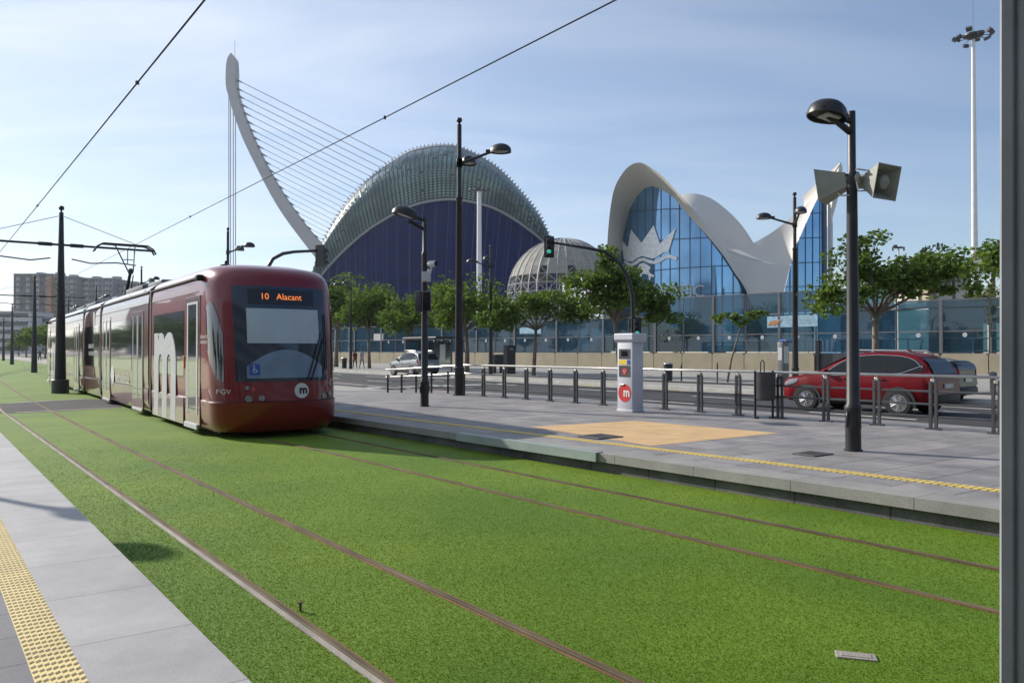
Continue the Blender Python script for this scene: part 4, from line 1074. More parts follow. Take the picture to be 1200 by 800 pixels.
# ---- overhead line poles between the tracks
def line_pole(label, px, h, drum=True):
    b_ = G(px[0], px[1]); t = empty('overhead_line_pole', label, 'overhead line pole', b_, ANG, 'overhead line poles between the tracks')
    p = MB(); p.lathe([(.21, 0), (.21, .1), (.18, 1.5), (.075, h), (.02, h + .01)], n=14); p.build('pole', M['black_paint'], t, smooth=True, split=40)
    p = MB(); p.lathe([(.03, 0), (.03, .08), (.08, .1), (.1, .17), (.08, .24), (0, .26)], (0, 0, h), 10); p.build('finial', M['black_paint'], t, smooth=True)
    if drum: p = MB(); p.lathe([(.3, 0), (.3, .5), (.28, .52), (.18, .52)], n=20); p.build('base_drum', M['dark_grey'], t, smooth=True, split=40)
    for sg in (-1, 1):
        p = MB(); p.tube([(0, 0, 5.62), (sg * 3.3, 0, 5.62)], .045, 8); p.tube([(sg * .3, 0, 5.62), (sg * .75, 0, 5.62)], .075, 8)
        p.tube([(sg * .1, 0, h - .15), (sg * 3.1, 0, 5.66)], .012, 6)
        p.tube([(sg * .35, 0, 5.1), (sg * 1.0, 0, 4.98), (sg * 1.9, 0, 5.06), (sg * 2.6, 0, 5.0)], .025, 6)
        p.tube([(sg * 2.3, 0, 5.62), (sg * 2.3, 0, 5.05)], .018, 6)
        p.build('cross_arm', M['black_paint'], t, smooth=True, split=40)
    return t
pl = line_pole('nearest black overhead line pole, with a grey drum at its foot', (70.5, 460.5), 6.85)
for px, lb in (((40, 436.5), 'second overhead line pole along the tracks, bare at the foot'), ((14, 427), 'third overhead line pole along the tracks, at the picture edge'), ((4, 422.5), 'farthest overhead line pole, cut by the picture edge')):
    b_ = G(*px); c = dup(pl, b_, ANG, lb)
    for ch in list(c.children):
        if ch.name.startswith('base_drum'): bpy.data.objects.remove(ch)
# ---- contact wires
def wire(label, pts, r, clamps=()):
    t = empty('contact_wire', label, 'overhead wire', (0, 0, 0), 0, 'contact wires over the tracks')
    MB().tube(pts, r, 6).build('wire', M['rubber'], t, smooth=True)
    for q in clamps: MB().box(q, (.035, .07, .05), bev=.01).build('clamp', M['black_paint'], t)
    return t
def on_line(a, b, x):                    # point of the wire a-b that the photo shows at column x
    lo, hi = 0.0, 1.0
    for _ in range(40):
        m_ = (lo + hi) / 2; q = a.lerp(b, m_) - CAM; px_ = 600 + F * q.x / q.dot(FW)
        if px_ > x: lo = m_
        else: hi = m_
    return a.lerp(b, lo)
w2a, w2b = G(722, 0, 5.4), G(150, 291, 5.4)
w2a = w2a + (w2a - w2b) * .9
wire('overhead wire over the far track, running down to the pantograph', [w2a, w2b, w2b + (w2b - w2a).normalized() * 40], .010, [on_line(w2a, w2b, x) for x in (451, 223)])
w1a, w1b = G(240, 0, 5.5), G(0, 295, 5.5)
d_ = (w1b - w1a).normalized()
wire('upper overhead wire of the near track, crossing the top corner of the sky', [w1a - d_ * 16, w1b, w1b + d_ * 30], .011, [on_line(w1a, w1b, x) for x in (161, 44)])
# ---- floodlight masts
def flood_mast(label, loc, h, n=9, R=1.5, r0=.42, r1=.2, spike=4.5):
    t = empty('floodlight_mast', label, 'floodlight mast', loc, 0)
    MB().lathe([(r0 * 1.3, 0), (r0 * 1.3, .1), (r0, .12), (r1, h)], n=16).build('mast', M['white'], t, smooth=True, split=40)
    p = MB(); p.lathe([(r1, -.6), (R * .25, -.5), (R * .62, -.2), (R * .62, .0), (R * .3, .12), (0, .15)], (0, 0, h), 20); p.build('crown', M['dark_grey'], t, smooth=True, split=40)
    if spike: MB().tube([(0, 0, h), (0, 0, h + spike)], .03, 6).build('lightning_rod', M['mid_grey'], t)
    for k in range(n):
        a = 2 * math.pi * k / n + .2; Q = Matrix.Rotation(a, 4, 'Z')
        p = MB(); p.tube([(R * .5, 0, h - .2), (R * .95, 0, h - .25)], .045, 6, M=Q)
        p.box((0, 0, 0), (.34, .62, .5), 0, Q @ Tm(R * 1.1, 0, h - .25 + .35 * math.sin(k * 2.4)) @ Matrix.Rotation(.9, 4, 'Y'), .03); p.build('floodlight', M['dark_grey'], t)
    return t
b_ = P(1143, 411, 92); b_.z = 0
flood_mast('tall white floodlight mast beside the grey column on the right', b_, 1.6 + 372 / F * 92, 10, 1.75)
b_ = P(561.5, 411, 185); b_.z = 0
flood_mast('white floodlight mast in front of the blue hall', b_, 1.6 + 190 / F * 185, 9, 2.2, .7, .5, 4)
b_ = P(1053.5, 411, 120); b_.z = 0
t = empty('camera_mast', 'thin grey mast with a cluster of cameras above the promenade tree', 'camera mast', b_)
MB().lathe([(.2, 0), (.13, 17.4)], n=10).build('mast', M['light_grey'], t, smooth=True)
p = MB(); p.box((0, 0, 17.4), (1.3, .3, .3), bev=.05); p.box((-.5, 0, 17.65), (.5, .5, .3), bev=.05); p.build('camera_cluster', M['dark_grey'], t)
for x in (-.85, .85): MB().tube([(x, 0, 17.5), (x, 0, 16.9)], .12, 8).build('camera', M['dark_grey'], t)
# ---- grey steel column of the platform shelter, close to the camera
t = empty('shelter_column', 'big grey steel column close by at the right picture edge', 'column', (0, 0, 0))
D0 = 1.75
x0, x1 = (1174.8 - 600) / F * D0, (1168.2 - 600) / F * D0
def colx(z): return x1 + (x0 - x1) * (z - .8) / 1.6
p = MB(); rows = []
for z in (-.2, .86, 3.3):
    c = colx(z); k = lambda x, d: Vector((c * (D0 + d) / D0 + x, D0 + d, z))
    rows.append([k(0, 0), k(.004, -.012), k(.028, -.014), k(.036, -.004), k(.046, -.02), k(.24, -.02), k(.26, .2), k(.02, .2)])
p.grid(rows, close=True); p.build('column_shaft', M['column_grey'], t)
p = MB(); p.box((colx(.25) + .12, D0 + .04, PZ + .012), (.34, .3, .024), bev=.004); p.build('base_plate', M['column_grey'], t)
MB().box((colx(.3) + .12, D0 + .03, .12), (.5, .45, .24)).build('footing', M['concrete'], t)
# ================================================================== large buildings
def outline(px, D): return [P(x, y, D if not callable(D) else D(x)) for x, y in px]
# ---- the blue hall: ribbed clam shell of glass over an inclined cobalt front
ag = empty('blue_hall', 'huge arched hall with a cobalt blue front under a glazed ribbed shell', 'hall')
sil = [(356, 384), (361, 360), (366, 337), (372, 310), (380, 282), (405, 240), (430, 212.5), (455, 192.5), (480, 177.5), (505, 171.5), (522, 170.5), (535, 172), (560, 182.5), (585, 199), (610, 225), (630, 250), (641, 272.5), (652, 300), (658, 325), (660, 360)]
arc = [(349, 384), (356, 362), (366, 340), (380, 319), (405, 292.5), (430, 271), (455, 255), (480, 242.5), (505, 236), (530, 234), (555, 237.5), (580, 245), (605, 259), (630, 277.5), (640, 287), (650, 302), (656, 325), (658, 360)]
NU = 121
C1 = resample(outline(arc, lambda x: 286 + ((x - 510) / 150) ** 2 * 10), NU)
C2 = resample(outline(sil, lambda x: 296 + ((x - 510) / 150) ** 2 * 2), NU)
bul = lambda w, u: Vector((0, -9 * math.sin(math.pi * w) * math.sin(math.pi * u) ** .5, 2.5 * math.sin(math.pi * w) * math.sin(math.pi * u)))
rows = lerp_rows(C1, C2, 12, bul)
o = MB().grid(rows).build('glazed_shell', M['agora_teal'], ag, smooth=True)
set_uv(o, [(i / (NU - 1), j / 12) for j in range(13) for i in range(NU)])
# lattice of pale light strips in the lower half of the glazing, and dark slanting ribs
def on_rows(u, w):
    a = min(max(w, 0), 1) * 12; j = min(int(a), 11); i = min(max(u, 0), 1) * (NU - 1); k = min(int(i), NU - 2)
    p = rows[j][k].lerp(rows[j][k + 1], i - k); q = rows[j + 1][k].lerp(rows[j + 1][k + 1], i - k); return p.lerp(q, a - j)
random.seed(11)
mbp = MB(); mbr = MB()
for i in range(96):
    u = (i + .5) / 96
    top = .58 + .05 * (i % 3) - .12 * abs(u - .45)
    for j in range(22):
        w0 = .03 + .03 * j
        if w0 > top or random.random() < .03 + .9 * max(0, (u - .66) * 2.4): continue
        a, b = u - .36 / 96, u + .30 / 96
        f = lambda uu, ww: on_rows(uu + ww * .012, ww) + Vector((0, -.35, .05))
        mbp.add([f(a, w0), f(b, w0), f(b, w0 + .020), f(a, w0 + .020)], [(0, 1, 2, 3)])
    mbr.tube([on_rows(u + .5 / 96 + .02 * k, k) + Vector((0, -.5, .2)) for k in (.02, .2, .4, .6)], .17, 4)
mbp.build('light_panels', mat('pale_green_glass', (.2, .31, .305), .3, .08, .5), ag, fix=False)
mbr.build('slanting_ribs', M['mullion'], ag)
mbr = MB()
for i in range(56):
    u = (i + .5) / 56; mbr.tube([on_rows(u, k / 6) + Vector((0, -.3, .1)) for k in range(1, 7)], .12, 4)
mbr.build('ribs', M['mid_grey'], ag)
MB().tube([p + Vector((0, -.6, 0)) for p in C1], .55, 6).build('arch_edge', M['cable'], ag, smooth=True)
# crest: white edge band with saw-tooth fins
mbf = MB(); mbc = MB()
for i in range(0, NU - 1):
    if i < 14: continue
    p, q = C2[i], C2[i + 1]; d = (q - p).normalized(); n = Vector((-d.z, 0, d.x)); n = n if n.z > 0 else -n
    mbf.add([p, p + d * .9, p + n * 1.25 + d * .35, p + Vector((0, 1.4, 0)), p + d * .9 + Vector((0, 1.4, 0)), p + n * 1.25 + d * .35 + Vector((0, 1.0, 0))], [(0, 1, 2), (3, 5, 4), (0, 2, 5, 3), (1, 4, 5, 2)])
wv = lambda u: -.05 - .07 * (1 if int(u * 16) % 2 else .62) * (1 - abs(u - .5) * .8)
rows_c = [[on_rows(i / (NU - 1), 1) + Vector((0, -.4, .3)) for i in range(12, NU)], [on_rows(i / (NU - 1), 1 + wv(i / (NU - 1)) * .62) + Vector((0, -.7, 0)) for i in range(12, NU)]]
mbc.grid(rows_c).build('crest_band', M['cable'], ag, fix=False); mbf.build('crest_fins', M['cable'], ag, fix=False)
# cobalt front: from the arch down and out to the ground
base = resample(outline([(340, 409), (372, 409), (420, 409), (480, 409), (530, 409), (580, 409), (625, 409), (662, 409), (676, 409)], lambda x: 272 + ((x - 510) / 150) ** 2 * 16), NU)
blue_rows = lerp_rows(C1, base, 10, lambda w, u: Vector((0, -3 * math.sin(math.pi * w), 0)))
o = MB().grid(blue_rows).build('cobalt_front', M['agora_blue'], ag, smooth=True)
set_uv(o, [(i / (NU - 1), j / 10) for j in range(11) for i in range(NU)])
mbr = MB()
for i in range(2, NU - 2, 4): mbr.tube([blue_rows[j][i] + Vector((0, -.3, 0)) for j in range(11)], .16, 4)
mbr.build('front_ribs', mat('cobalt_rib', (.018, .04, .17), .6, .3, .1), ag)
# back of the shell, closing the volume
back = [Vector((p.x * 1.0, p.y + 40, .3)) for p in C2]
MB().grid(lerp_rows(C2, back, 6, lambda w, u: Vector((0, 0, 8 * math.sin(math.pi * w))))).build('back_shell', M['cable'], ag, smooth=True)

# ---- cable-stayed bridge mast
D = 335
br = empty('bridge_pylon', 'curved white bridge mast with a fan of stay cables behind the blue hall', 'bridge mast')
le = [(272.5, 65), (268.5, 72), (267, 85), (267.2, 103)]
le2 = [(267.2, 103), (271, 118), (277, 138), (285, 160), (294, 180), (306, 204), (319, 229), (333, 252), (349, 274), (366, 296), (384, 318), (408, 345), (440, 378)]
ri = [(273.5, 65), (277, 70), (278, 85), (278, 103), (282, 120), (288, 138), (296, 158), (306, 180), (318, 203), (331, 225), (346, 247), (362, 268), (381, 290), (400, 312), (424, 338), (456, 371)]
A = resample(outline(le + le2[1:], D), 60); B = resample(outline(ri, D), 60); th = 2.6
rows = [[a + Vector((0, -th, 0)), b + Vector((0, -th, 0)), b + Vector((0, th, 0)), a + Vector((0, th, 0))] for a, b in zip(A, B)]
MB().grid(rows, close=True).build('mast', M['trencadis'], br)
p = MB(); p.tube([P(275, 66, D), P(275.3, 48, D)], .12, 5); p.build('lightning_rod', M['cable'], br)
fine = resample(outline(ri, D), 400)
def ri_at(y):
    zt = P(300, y, D).z; return min(fine, key=lambda q: abs(q.z - zt))
for k in range(21):
    y0 = 94 + k * 9.6; a = ri_at(y0); sl = .50 + .0 * k
    px0 = 600 + F * (a.x / a.y); e_ = P(px0 + 560, y0 + 560 * (sl + .012 * k / 20), D)
    tt = (6 - a.z) / (e_.z - a.z); e_ = a.lerp(e_, min(tt, 1.0) if tt > 0 else 1)
    for dy in (-.55, .55):
        MB().tube([a + Vector((0, dy, 0)), e_ + Vector((0, dy, 0))], .10, 4).build('stay_cable', M['cable'], br)
    c_ = a.lerp(e_, .012 if k < 3 else .016); MB().tube([a, c_], [.55, .2], 5).build('cable_socket', M['cable'], br)
for x in (268.2, 270.2, 273.4, 276):
    MB().tube([P(x, 104, D), P(x, 405, D)], .21, 4).build('back_stay', M['cable'], br)
p = MB(); a, b_ = P(255, 399, D), P(900, 399, D); p.box(((a.x + b_.x) / 2, D, 5), (b_.x - a.x, 26, 2.2)); p.build('deck', M['trencadis'], br)
for x in (300, 420, 560, 700, 840): q = P(x, 405, D); MB().box((q.x, D, 2), (5, 10, 4)).build('pier', M['far_conc'], br)

# ---- lattice dome
D = 150; c = P(660, 345, D); R = 65 / F * D
dm = empty('lattice_dome', 'round lattice dome with grey panels on its crown, behind the trees', 'dome')
NL = 36; lat0, nlat = -.75, 15
def sph(a, b, r=R): return c + Vector((math.cos(b) * math.cos(a), math.cos(b) * math.sin(a), math.sin(b))) * r
lats = [lat0 + (math.pi / 2 - .06 - lat0) * j / nlat for j in range(nlat + 1)]
st = MB()
for j, b in enumerate(lats): st.tube([sph(2 * math.pi * i / NL, b) for i in range(NL + 1)], .10, 5, caps=False)
for i in range(NL):
    a = 2 * math.pi * i / NL; st.tube([sph(a, b) for b in lats], .13 if i % 3 else .2, 5)
st.build('ribs', M['dome_steel'], dm)
st = MB()
for j in range(nlat - 4):
    for i in range(NL):
        a, a2 = 2 * math.pi * i / NL, 2 * math.pi * (i + 1) / NL
        if (i + j) % 2: a, a2 = a2, a
        st.tube([sph(a, lats[j]), sph(a2, lats[j + 1])], .075, 4)
        if j % 2 == 0: st.tube([sph(a, lats[j], R * .95), sph(a2, lats[j + 1], R * .95)], .06, 4)
st.build('diagonals', M['dome_steel'], dm)
inner = MB()
for b in lats[::3]: inner.tube([sph(2 * math.pi * i / NL, b, R * .93) for i in range(NL + 1)], .06, 4, caps=False)
inner.build('inner_rings', M['dome_steel'], dm)
pn = MB()
for j in range(nlat):
    for i in range(NL):
        am = 2 * math.pi * (i + .5) / NL
        side = .1 - .35 * math.cos(am)         # panels reach lower on the sunny side
        if lats[j] < .16 + .2 * (math.cos(am) * .5 + .5) + (.1 if i % 3 == 0 else 0): continue
        g_ = .008
        a, a2 = 2 * math.pi * (i + g_ * 4) / NL, 2 * math.pi * (i + 1 - g_ * 4) / NL
        pn.add([sph(a, lats[j] + .008, R * 1.004), sph(a2, lats[j] + .008, R * 1.004), sph(a2, lats[j + 1] - .004, R * 1.004), sph(a, lats[j + 1] - .004, R * 1.004)], [(0, 1, 2, 3)])
pn.build('panels', M['dome_panel'], dm, fix=False)
st = MB(); st.lathe([(R * .8, 0), (R * .78, max(sph(0, lat0).z, .5))], (c.x, c.y, 0), 24); st.build('plinth', M['far_conc'], dm)

# ---- white thin-shell building with blue curtain walls
sh = empty('shell_building', 'white wave shaped shell building with blue glass walls and a crown emblem', 'shell building')
def glassD(x): return 99.5 + (12.5 * ((832 - x) / 108) ** 2 if x < 832 else 4.0 * ((x - 832) / 60) ** 2)
outer = [(711, 410), (710.5, 360), (711, 315), (711.5, 290), (714, 255), (719, 224), (727.5, 206), (737.5, 194.5), (748, 190.5), (757, 193), (772, 203), (783, 213), (805, 237.5), (830, 266), (850, 292), (864, 318), (877.5, 344), (906, 410)]
inner_ = [(725.5, 410), (724.5, 360), (724, 315), (724.5, 280), (727.5, 252), (732.5, 232.5), (740, 219), (748, 212.5), (757, 210.5), (765, 212.5), (775, 217), (783, 223.5), (805, 250), (830, 277.5), (848, 300), (861, 320), (875, 342), (903, 410)]
NO = 90
def lipD(x): return 98.2 + (7.5 * ((800 - x) / 90) ** 1.5 if x < 800 else 4.5 * (x - 800) / 75)
O = resample(outline(outer, lipD), NO); I = resample(outline(inner_, lambda x: glassD(min(x, 870)) - .25), NO)
Vc = P(846, 300, 118)
top = []
for k in range(9):
    w = k / 8
    bk = lambda i: Vector((0, 15 * math.sin(math.pi * min(w * 1.0, 1)) * max(0, 1 - 1.7 * i / (NO - 1)), 0))
    top.append([bk(i) + p.lerp(Vc + Vector((0, 0, -2 * (1 - w))), w) + Vector((0, 0, -2.2 * math.sin(math.pi * w) * max(0, (p.z - 6) / 20))) for i, p in enumerate(O)])
lip = lerp_rows(I, O, 6, lambda w, u: Vector((0, -.5 * math.sin(math.pi * w), 0)))
MB().grid(lip + top[1:]).build('front_vault', M['stone_shell'], sh, smooth=True, split=30)
# rear vault rising behind the front one
H = resample(outline([(776, 245), (788, 233), (800, 228), (816, 227), (835, 233.5), (855, 249), (870, 265), (883, 284.5), (893, 303)], 122), 40)
E = resample(outline([(776, 250), (790, 252), (805, 252), (818, 262), (830, 272), (840, 282), (850, 293.5), (862, 296), (893, 305)], 108), 40)
MB().grid(lerp_rows(E, H, 8, lambda w, u: Vector((0, 0, -.5 * math.sin(math.pi * w))))).build('rear_vault', M['stone_shell'], sh, smooth=True)
back = [Vector((p.x + 3, p.y + 14, 2)) for p in H]
MB().grid(lerp_rows(H, back, 4)).build('rear_glazing', M['shell_glass'], sh, smooth=True)
# right vault: sunlit saddle from the valley to the tip, its folded foot, and the lip behind the tip
T1_ = resample(outline([(849, 292), (866, 291.5), (883, 284.5), (905, 272), (930, 252.5), (945, 239), (957.5, 225.5), (973, 206), (985, 190)], lambda x: 106 + (x - 850) / 135 * 1.0), 50)
B1 = resample(outline([(849, 292), (864, 298), (880, 303), (905, 308.5), (926, 310.5), (932.5, 288), (942.5, 265), (955, 237.5), (969, 214), (985.3, 190.5)], lambda x: 102.5 + (x - 850) / 135 * 1.5), 50)
MB().grid(lerp_rows(B1, T1_, 8, lambda w, u: Vector((0, 0, -.35 * math.sin(math.pi * w))))).build('right_vault', M['stone_shell'], sh, smooth=True)
F1 = resample(outline([(849, 292.3), (864, 298.3), (880, 303.3), (905, 308.8), (926, 310.8)], lambda x: 102.5 + (x - 850) / 135 * 1.5), 30)
F2 = resample(outline([(906, 412), (908, 412), (910, 412), (912, 412), (914, 412)], 100.5), 30)
F15 = resample(outline([(877, 344), (888, 345), (898, 344.5), (908, 344), (918.5, 342)], 101.3), 30)
MB().grid(lerp_rows(F1, F15, 5) + lerp_rows(F15, F2, 4)[1:]).build('vault_foot', M['stone_shell'], sh, smooth=True, split=40)
lipo = outline([(985, 190), (987.5, 198), (985, 216), (981, 236), (976, 254), (974.5, 262)], 108); lipi = outline([(984.5, 190.3), (982, 203), (979, 220), (975, 238), (973.5, 250), (973.5, 262)], 105)
lr = lerp_rows(resample(lipi, 16), resample(lipo, 16), 3); MB().grid(lr + [[p + Vector((-2, 9, -3)) for p in lr[-1]]]).build('tip_lip', M['stone_shell'], sh, smooth=True)
# left curtain wall
def gp(x, y, off=0.0): return P(x, y, glassD(x) - off)
NX = 60
gI = sorted([(x, y) for x, y in inner_ if True])
def top_y(x):
    pts = [(724, 300), (724.5, 280), (727.5, 252), (732.5, 232.5), (740, 219), (748, 212.5), (757, 210.5), (765, 212.5), (775, 217), (783, 223.5), (805, 250), (830, 277.5), (848, 300), (861, 320), (875, 342), (903, 410)]
    for a, b in zip(pts, pts[1:]):
        if a[0] <= x <= b[0]: return a[1] + (b[1] - a[1]) * (x - a[0]) / (b[0] - a[0]) - 1.0
    return 408
cols = []
for i in range(NX):
    x = 724 + (902 - 724) * i / (NX - 1); ty = min(top_y(x), 410)
    cols.append([gp(x, ty + (412 - ty) * j / 8) for j in range(9)])
MB().grid(cols).build('curtain_wall', M['shell_glass'], sh, smooth=True)
vx = [731, 738.5, 747, 756, 765, 774.5, 785, 796, 808.5, 821, 834, 846.5, 859.5, 873]
for x in vx: MB().tube([gp(x, top_y(x) + 1, .06), gp(x, 411, .06)], .055, 4).build('mullion', M['mullion'], sh)
for y0, y1 in ((250, 249), (288, 277), (322, 309), (352, 341), (380, 371)):
    pts = [(x, y0 + (y1 - y0) * (x - 724) / 178 - 3.5 * (1 - ((x - 800) / 80) ** 2) * (390 - y0) / 100) for x in range(726, 902, 4)]
    pts = [gp(x, y, .06) for x, y in pts if y > top_y(x) + .5]
    if len(pts) > 1: MB().tube(pts, .07, 4).build('transom', M['mullion'], sh)
# crown emblem with waves and a fish, dotted white film on the glass
zx = lambda X: 700 + X / 6.667
zy = lambda Y: 240 + Y / 6.667
def film(name, pts, off=.16):
    p = MB(); b = [(zx(a), zy(c_)) for a, c_ in pts]
    d = []
    for q, r in zip(b, b[1:] + b[:1]):
        n_ = max(1, int(math.hypot(r[0] - q[0], r[1] - q[1]) / 2.5))
        d += [(q[0] + (r[0] - q[0]) * k / n_, q[1] + (r[1] - q[1]) * k / n_) for k in range(n_)]
    def cuts(x):
        r_ = []
        for q, r in zip(b, b[1:] + b[:1]):
            if (q[0] <= x) != (r[0] <= x): r_.append(q[1] + (r[1] - q[1]) * (x - q[0]) / (r[0] - q[0]))
        return sorted(r_)
    x0_, x1_ = min(q[0] for q in b), max(q[0] for q in b); n_ = int((x1_ - x0_) / .3)
    for k in range(n_):                    # narrow strips that follow the curve of the glass
        xa, xb = x0_ + (x1_ - x0_) * k / n_, x0_ + (x1_ - x0_) * (k + 1) / n_
        ca, cb_ = cuts(xa + 1e-4), cuts(xb - 1e-4)
        if len(ca) != len(cb_): ca = cb_ = cuts((xa + xb) / 2)
        for i in range(0, len(ca) - 1, 2):
            p.add([gp(xa, ca[i], off), gp(xb, cb_[i], off), gp(xb, cb_[i + 1], off), gp(xa, ca[i + 1], off)], [(0, 1, 2, 3)])
    return p.build(name, M['decal'], sh, fix=False)
film('crown_emblem', [(180, 255), (238, 332), (262, 190), (345, 297), (440, 158), (488, 302), (614, 180), (556, 368), (515, 372), (470, 405), (430, 420), (395, 412), (350, 400), (310, 415), (275, 445), (235, 438), (208, 425)])
def ribbon(px, w):
    up, dn = [], []
    for i, (x, y) in enumerate(px):
        a, b = px[max(i - 1, 0)], px[min(i + 1, len(px) - 1)]; d = math.hypot(b[0] - a[0], b[1] - a[1]); nx_, ny_ = -(b[1] - a[1]) / d * w, (b[0] - a[0]) / d * w
        up.append((x + nx_, y + ny_)); dn.append((x - nx_, y - ny_))
    return up + dn[::-1]
film('wave_emblem', ribbon([(212, 440), (240, 462), (268, 470), (300, 455), (330, 430), (360, 425), (395, 440), (440, 450), (480, 442), (520, 412), (560, 402), (595, 410), (620, 424)], 13))
film('fish_emblem', [(314, 490), (330, 462), (362, 452), (390, 468), (412, 482), (415, 500), (403, 510), (412, 535), (446, 552), (440, 565), (418, 560), (414, 586), (403, 586), (398, 545), (352, 538), (345, 560), (336, 560), (332, 530), (318, 512)])
p = MB(); p.poly([(zx(334 + 9 * math.cos(t_)), zy(488 + 9 * math.sin(t_))) for t_ in [k * .63 for k in range(10)]], lambda x, y: gp(x, y, .3)); p.build('fish_eye', M['mullion'], sh, fix=False)
p = MB(); p.text("L'OCEANOGRÀFIC", 20, lambda x, y: gp(826 + x * 1.0, 341.5 - y, .3), 0, 'RIGHT'); p.build('lettering', M['far_white'], sh, fix=False)
# right curtain wall under the tip
def gq(x, y, off=0.0): return P(x, y, 103.2 + (x - 905) / 70 * 1.2 - off)
le_ = [(985, 190), (969, 214), (955, 237.5), (942.5, 265), (932.5, 288), (926, 311), (918, 345), (907, 412)]
def left_x(y):
    for a, b in zip(le_, le_[1:]):
        if a[1] <= y <= b[1]: return a[0] + (b[0] - a[0]) * (y - a[1]) / (b[1] - a[1])
    return 907
rw = []
for k in range(24):
    y = 222 + (412 - 222) * k / 23; a = left_x(y) + .5; rw.append([gq(a + (969 - a) * i / 8, y) for i in range(9)])
MB().grid(rw).build('curtain_wall', M['shell_glass'], sh, smooth=True)
for x in (918, 926, 935, 944, 952.5, 961):
    yt = next((y for y in range(214, 412) if left_x(y) < x), 412); MB().tube([gq(x, yt, .06), gq(x, 411, .06)], .055, 4).build('mullion', M['mullion'], sh)
for y in (250, 279, 308, 336, 362, 388): MB().tube([gq(left_x(y), y, .06), gq(969, y - 1, .06)], .07, 4).build('transom', M['mullion'], sh)
a, b = gq(966, 236), gq(967, 411)
p = MB(); p.add([gq(965, 226, .3), gq(969, 230, .3), gq(969.5, 411, .3), gq(965.5, 411, .3)], [(0, 1, 2, 3)]); p.build('dark_column', M['mullion'], sh, fix=False)
rr = [[P(970, y, 104.6) for y in (236, 411)], [P(973.5, y, 105) for y in (240, 411)], [P(976, y, 114) for y in (262, 411)]]
MB().grid(rr).build('side_wall', M['trencadis'], sh)
# low annex with blue walls linking the buildings along the ground
def block(name, label, cat, x0, x1, ytop, D, depth, m, extra=None, rz=0):
    a, b = P(x0, ytop, D), P(x1, ytop, D); h = a.z
    t = empty(name, label, cat, ((a.x + b.x) / 2, D + depth / 2, 0), rz)
    MB().box((0, 0, h / 2), (b.x - a.x, depth, h)).build('wall', m, t)
    MB().box((0, 0, h + .1), (b.x - a.x + .5, depth + .5, .3)).build('roof', M['far_conc'], t)
    if extra: extra(t, b.x - a.x, depth, h)
    return t
def glazing(t, w, d, h):
    n_ = max(2, int(w / 3.2))
    for k in range(n_):
        x = -w / 2 + w * (k + .5) / n_
        MB().box((x, -d / 2 - .03, h * .48), (w / n_ * .86, .06, h * .7)).build('window', M['shell_glass'], t)
block('entrance_pavilion', 'low blue glazed pavilion behind the glass barrier, under the lattice dome', 'pavilion', 540, 716, 377, 128, 10, M['water_blue'], glazing)
block('ticket_hall', 'long low blue walled hall behind the glass barrier, under the blue hall', 'pavilion', 380, 530, 386, 160, 14, M['water_blue'], glazing)
def louvre(t, w, d, h):
    p = MB(); p.box((-w * .12, -d / 2 - .05, h * .55), (w * .42, .1, h * .28)); f_ = p.build('louvre', M['mid_grey'], t)
    p = MB()
    for k in range(7): p.box((-w * .12, -d / 2 - .11, h * (.43 + .035 * k)), (w * .4, .03, .05))
    p.build('louvre_slats', M['light_grey'], f_)
    MB().box((w * .38, -d / 2 - .04, h * .4), (w * .14, .08, h * .55)).build('door', M['dark_grey'], t)
block('service_block', 'pale rendered plant room with a louvre behind the glass barrier', 'service building', 1088, 1152, 358, 58, 5, M['pale_block'], louvre)
block('gate_house', 'blue walled gate house behind the glass barrier, beside the shell building', 'service building', 985, 1075, 362, 72, 6, M['water_blue'], glazing)
block('roof_terrace', 'low pale building with stepped roofs beyond the barrier, under the palm', 'building', 1078, 1140, 322, 110, 12, M['stone_shell'])
block('roof_turret', 'small cream turret among the palms on the right', 'turret', 1088, 1098, 303, 108, 2, M['wall_beige'])
# ---- apartment blocks far to the left
def facade(t, w, d, h):
    cols_, rws = max(3, int(w / 5)), max(3, int(h / 3.2))
    f_ = MB()
    for i in range(cols_):
        x = -w / 2 + w * (i + .5) / cols_
        f_.box((x, -d / 2 - .3, h / 2), (w / cols_ * .36, .6, h * .94))
    f_.build('balcony_bays', M['far_conc'], t)
    g_ = MB()
    for i in range(cols_):
        for j in range(rws):
            for dx in (-.32, .32):
                x = -w / 2 + w * (i + .5 + dx) / cols_; g_.box((x, -d / 2 - .06, h * (j + .55) / rws), (w / cols_ * .17, .12, h / rws * .5))
            g_.box((-w / 2 + w * (i + .5) / cols_, -d / 2 - .63, h * (j + .6) / rws), (w / cols_ * .26, .06, h / rws * .42))
    wn = g_.build('windows', M['far_glass'], t); wn['kind'] = 'stuff'
    for i in range(cols_):
        if i % 2: MB().box((-w / 2 + w * (i + .3) / cols_, 0, h + 1.2), (w / cols_ * .6, 5, 2.2)).build('roof_house', M['far_conc'], t)
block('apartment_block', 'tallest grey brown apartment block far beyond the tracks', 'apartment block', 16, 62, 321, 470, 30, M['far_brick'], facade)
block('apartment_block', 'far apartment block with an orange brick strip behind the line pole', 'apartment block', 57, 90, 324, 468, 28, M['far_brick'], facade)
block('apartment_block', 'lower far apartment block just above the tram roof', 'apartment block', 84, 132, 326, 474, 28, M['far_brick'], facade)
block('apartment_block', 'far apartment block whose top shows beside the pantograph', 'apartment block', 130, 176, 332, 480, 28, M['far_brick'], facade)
block('brick_stair_tower', 'narrow orange brick stair tower between the apartment blocks', 'stair tower', 55, 60, 324, 464, 6, M['orange_brick'])
def bands(t, w, d, h):
    for j in range(5): MB().box((0, -d / 2 - .1, h * (j + .6) / 5), (w * .92, .2, h * .09)).build('window_band', M['far_glass'], t)
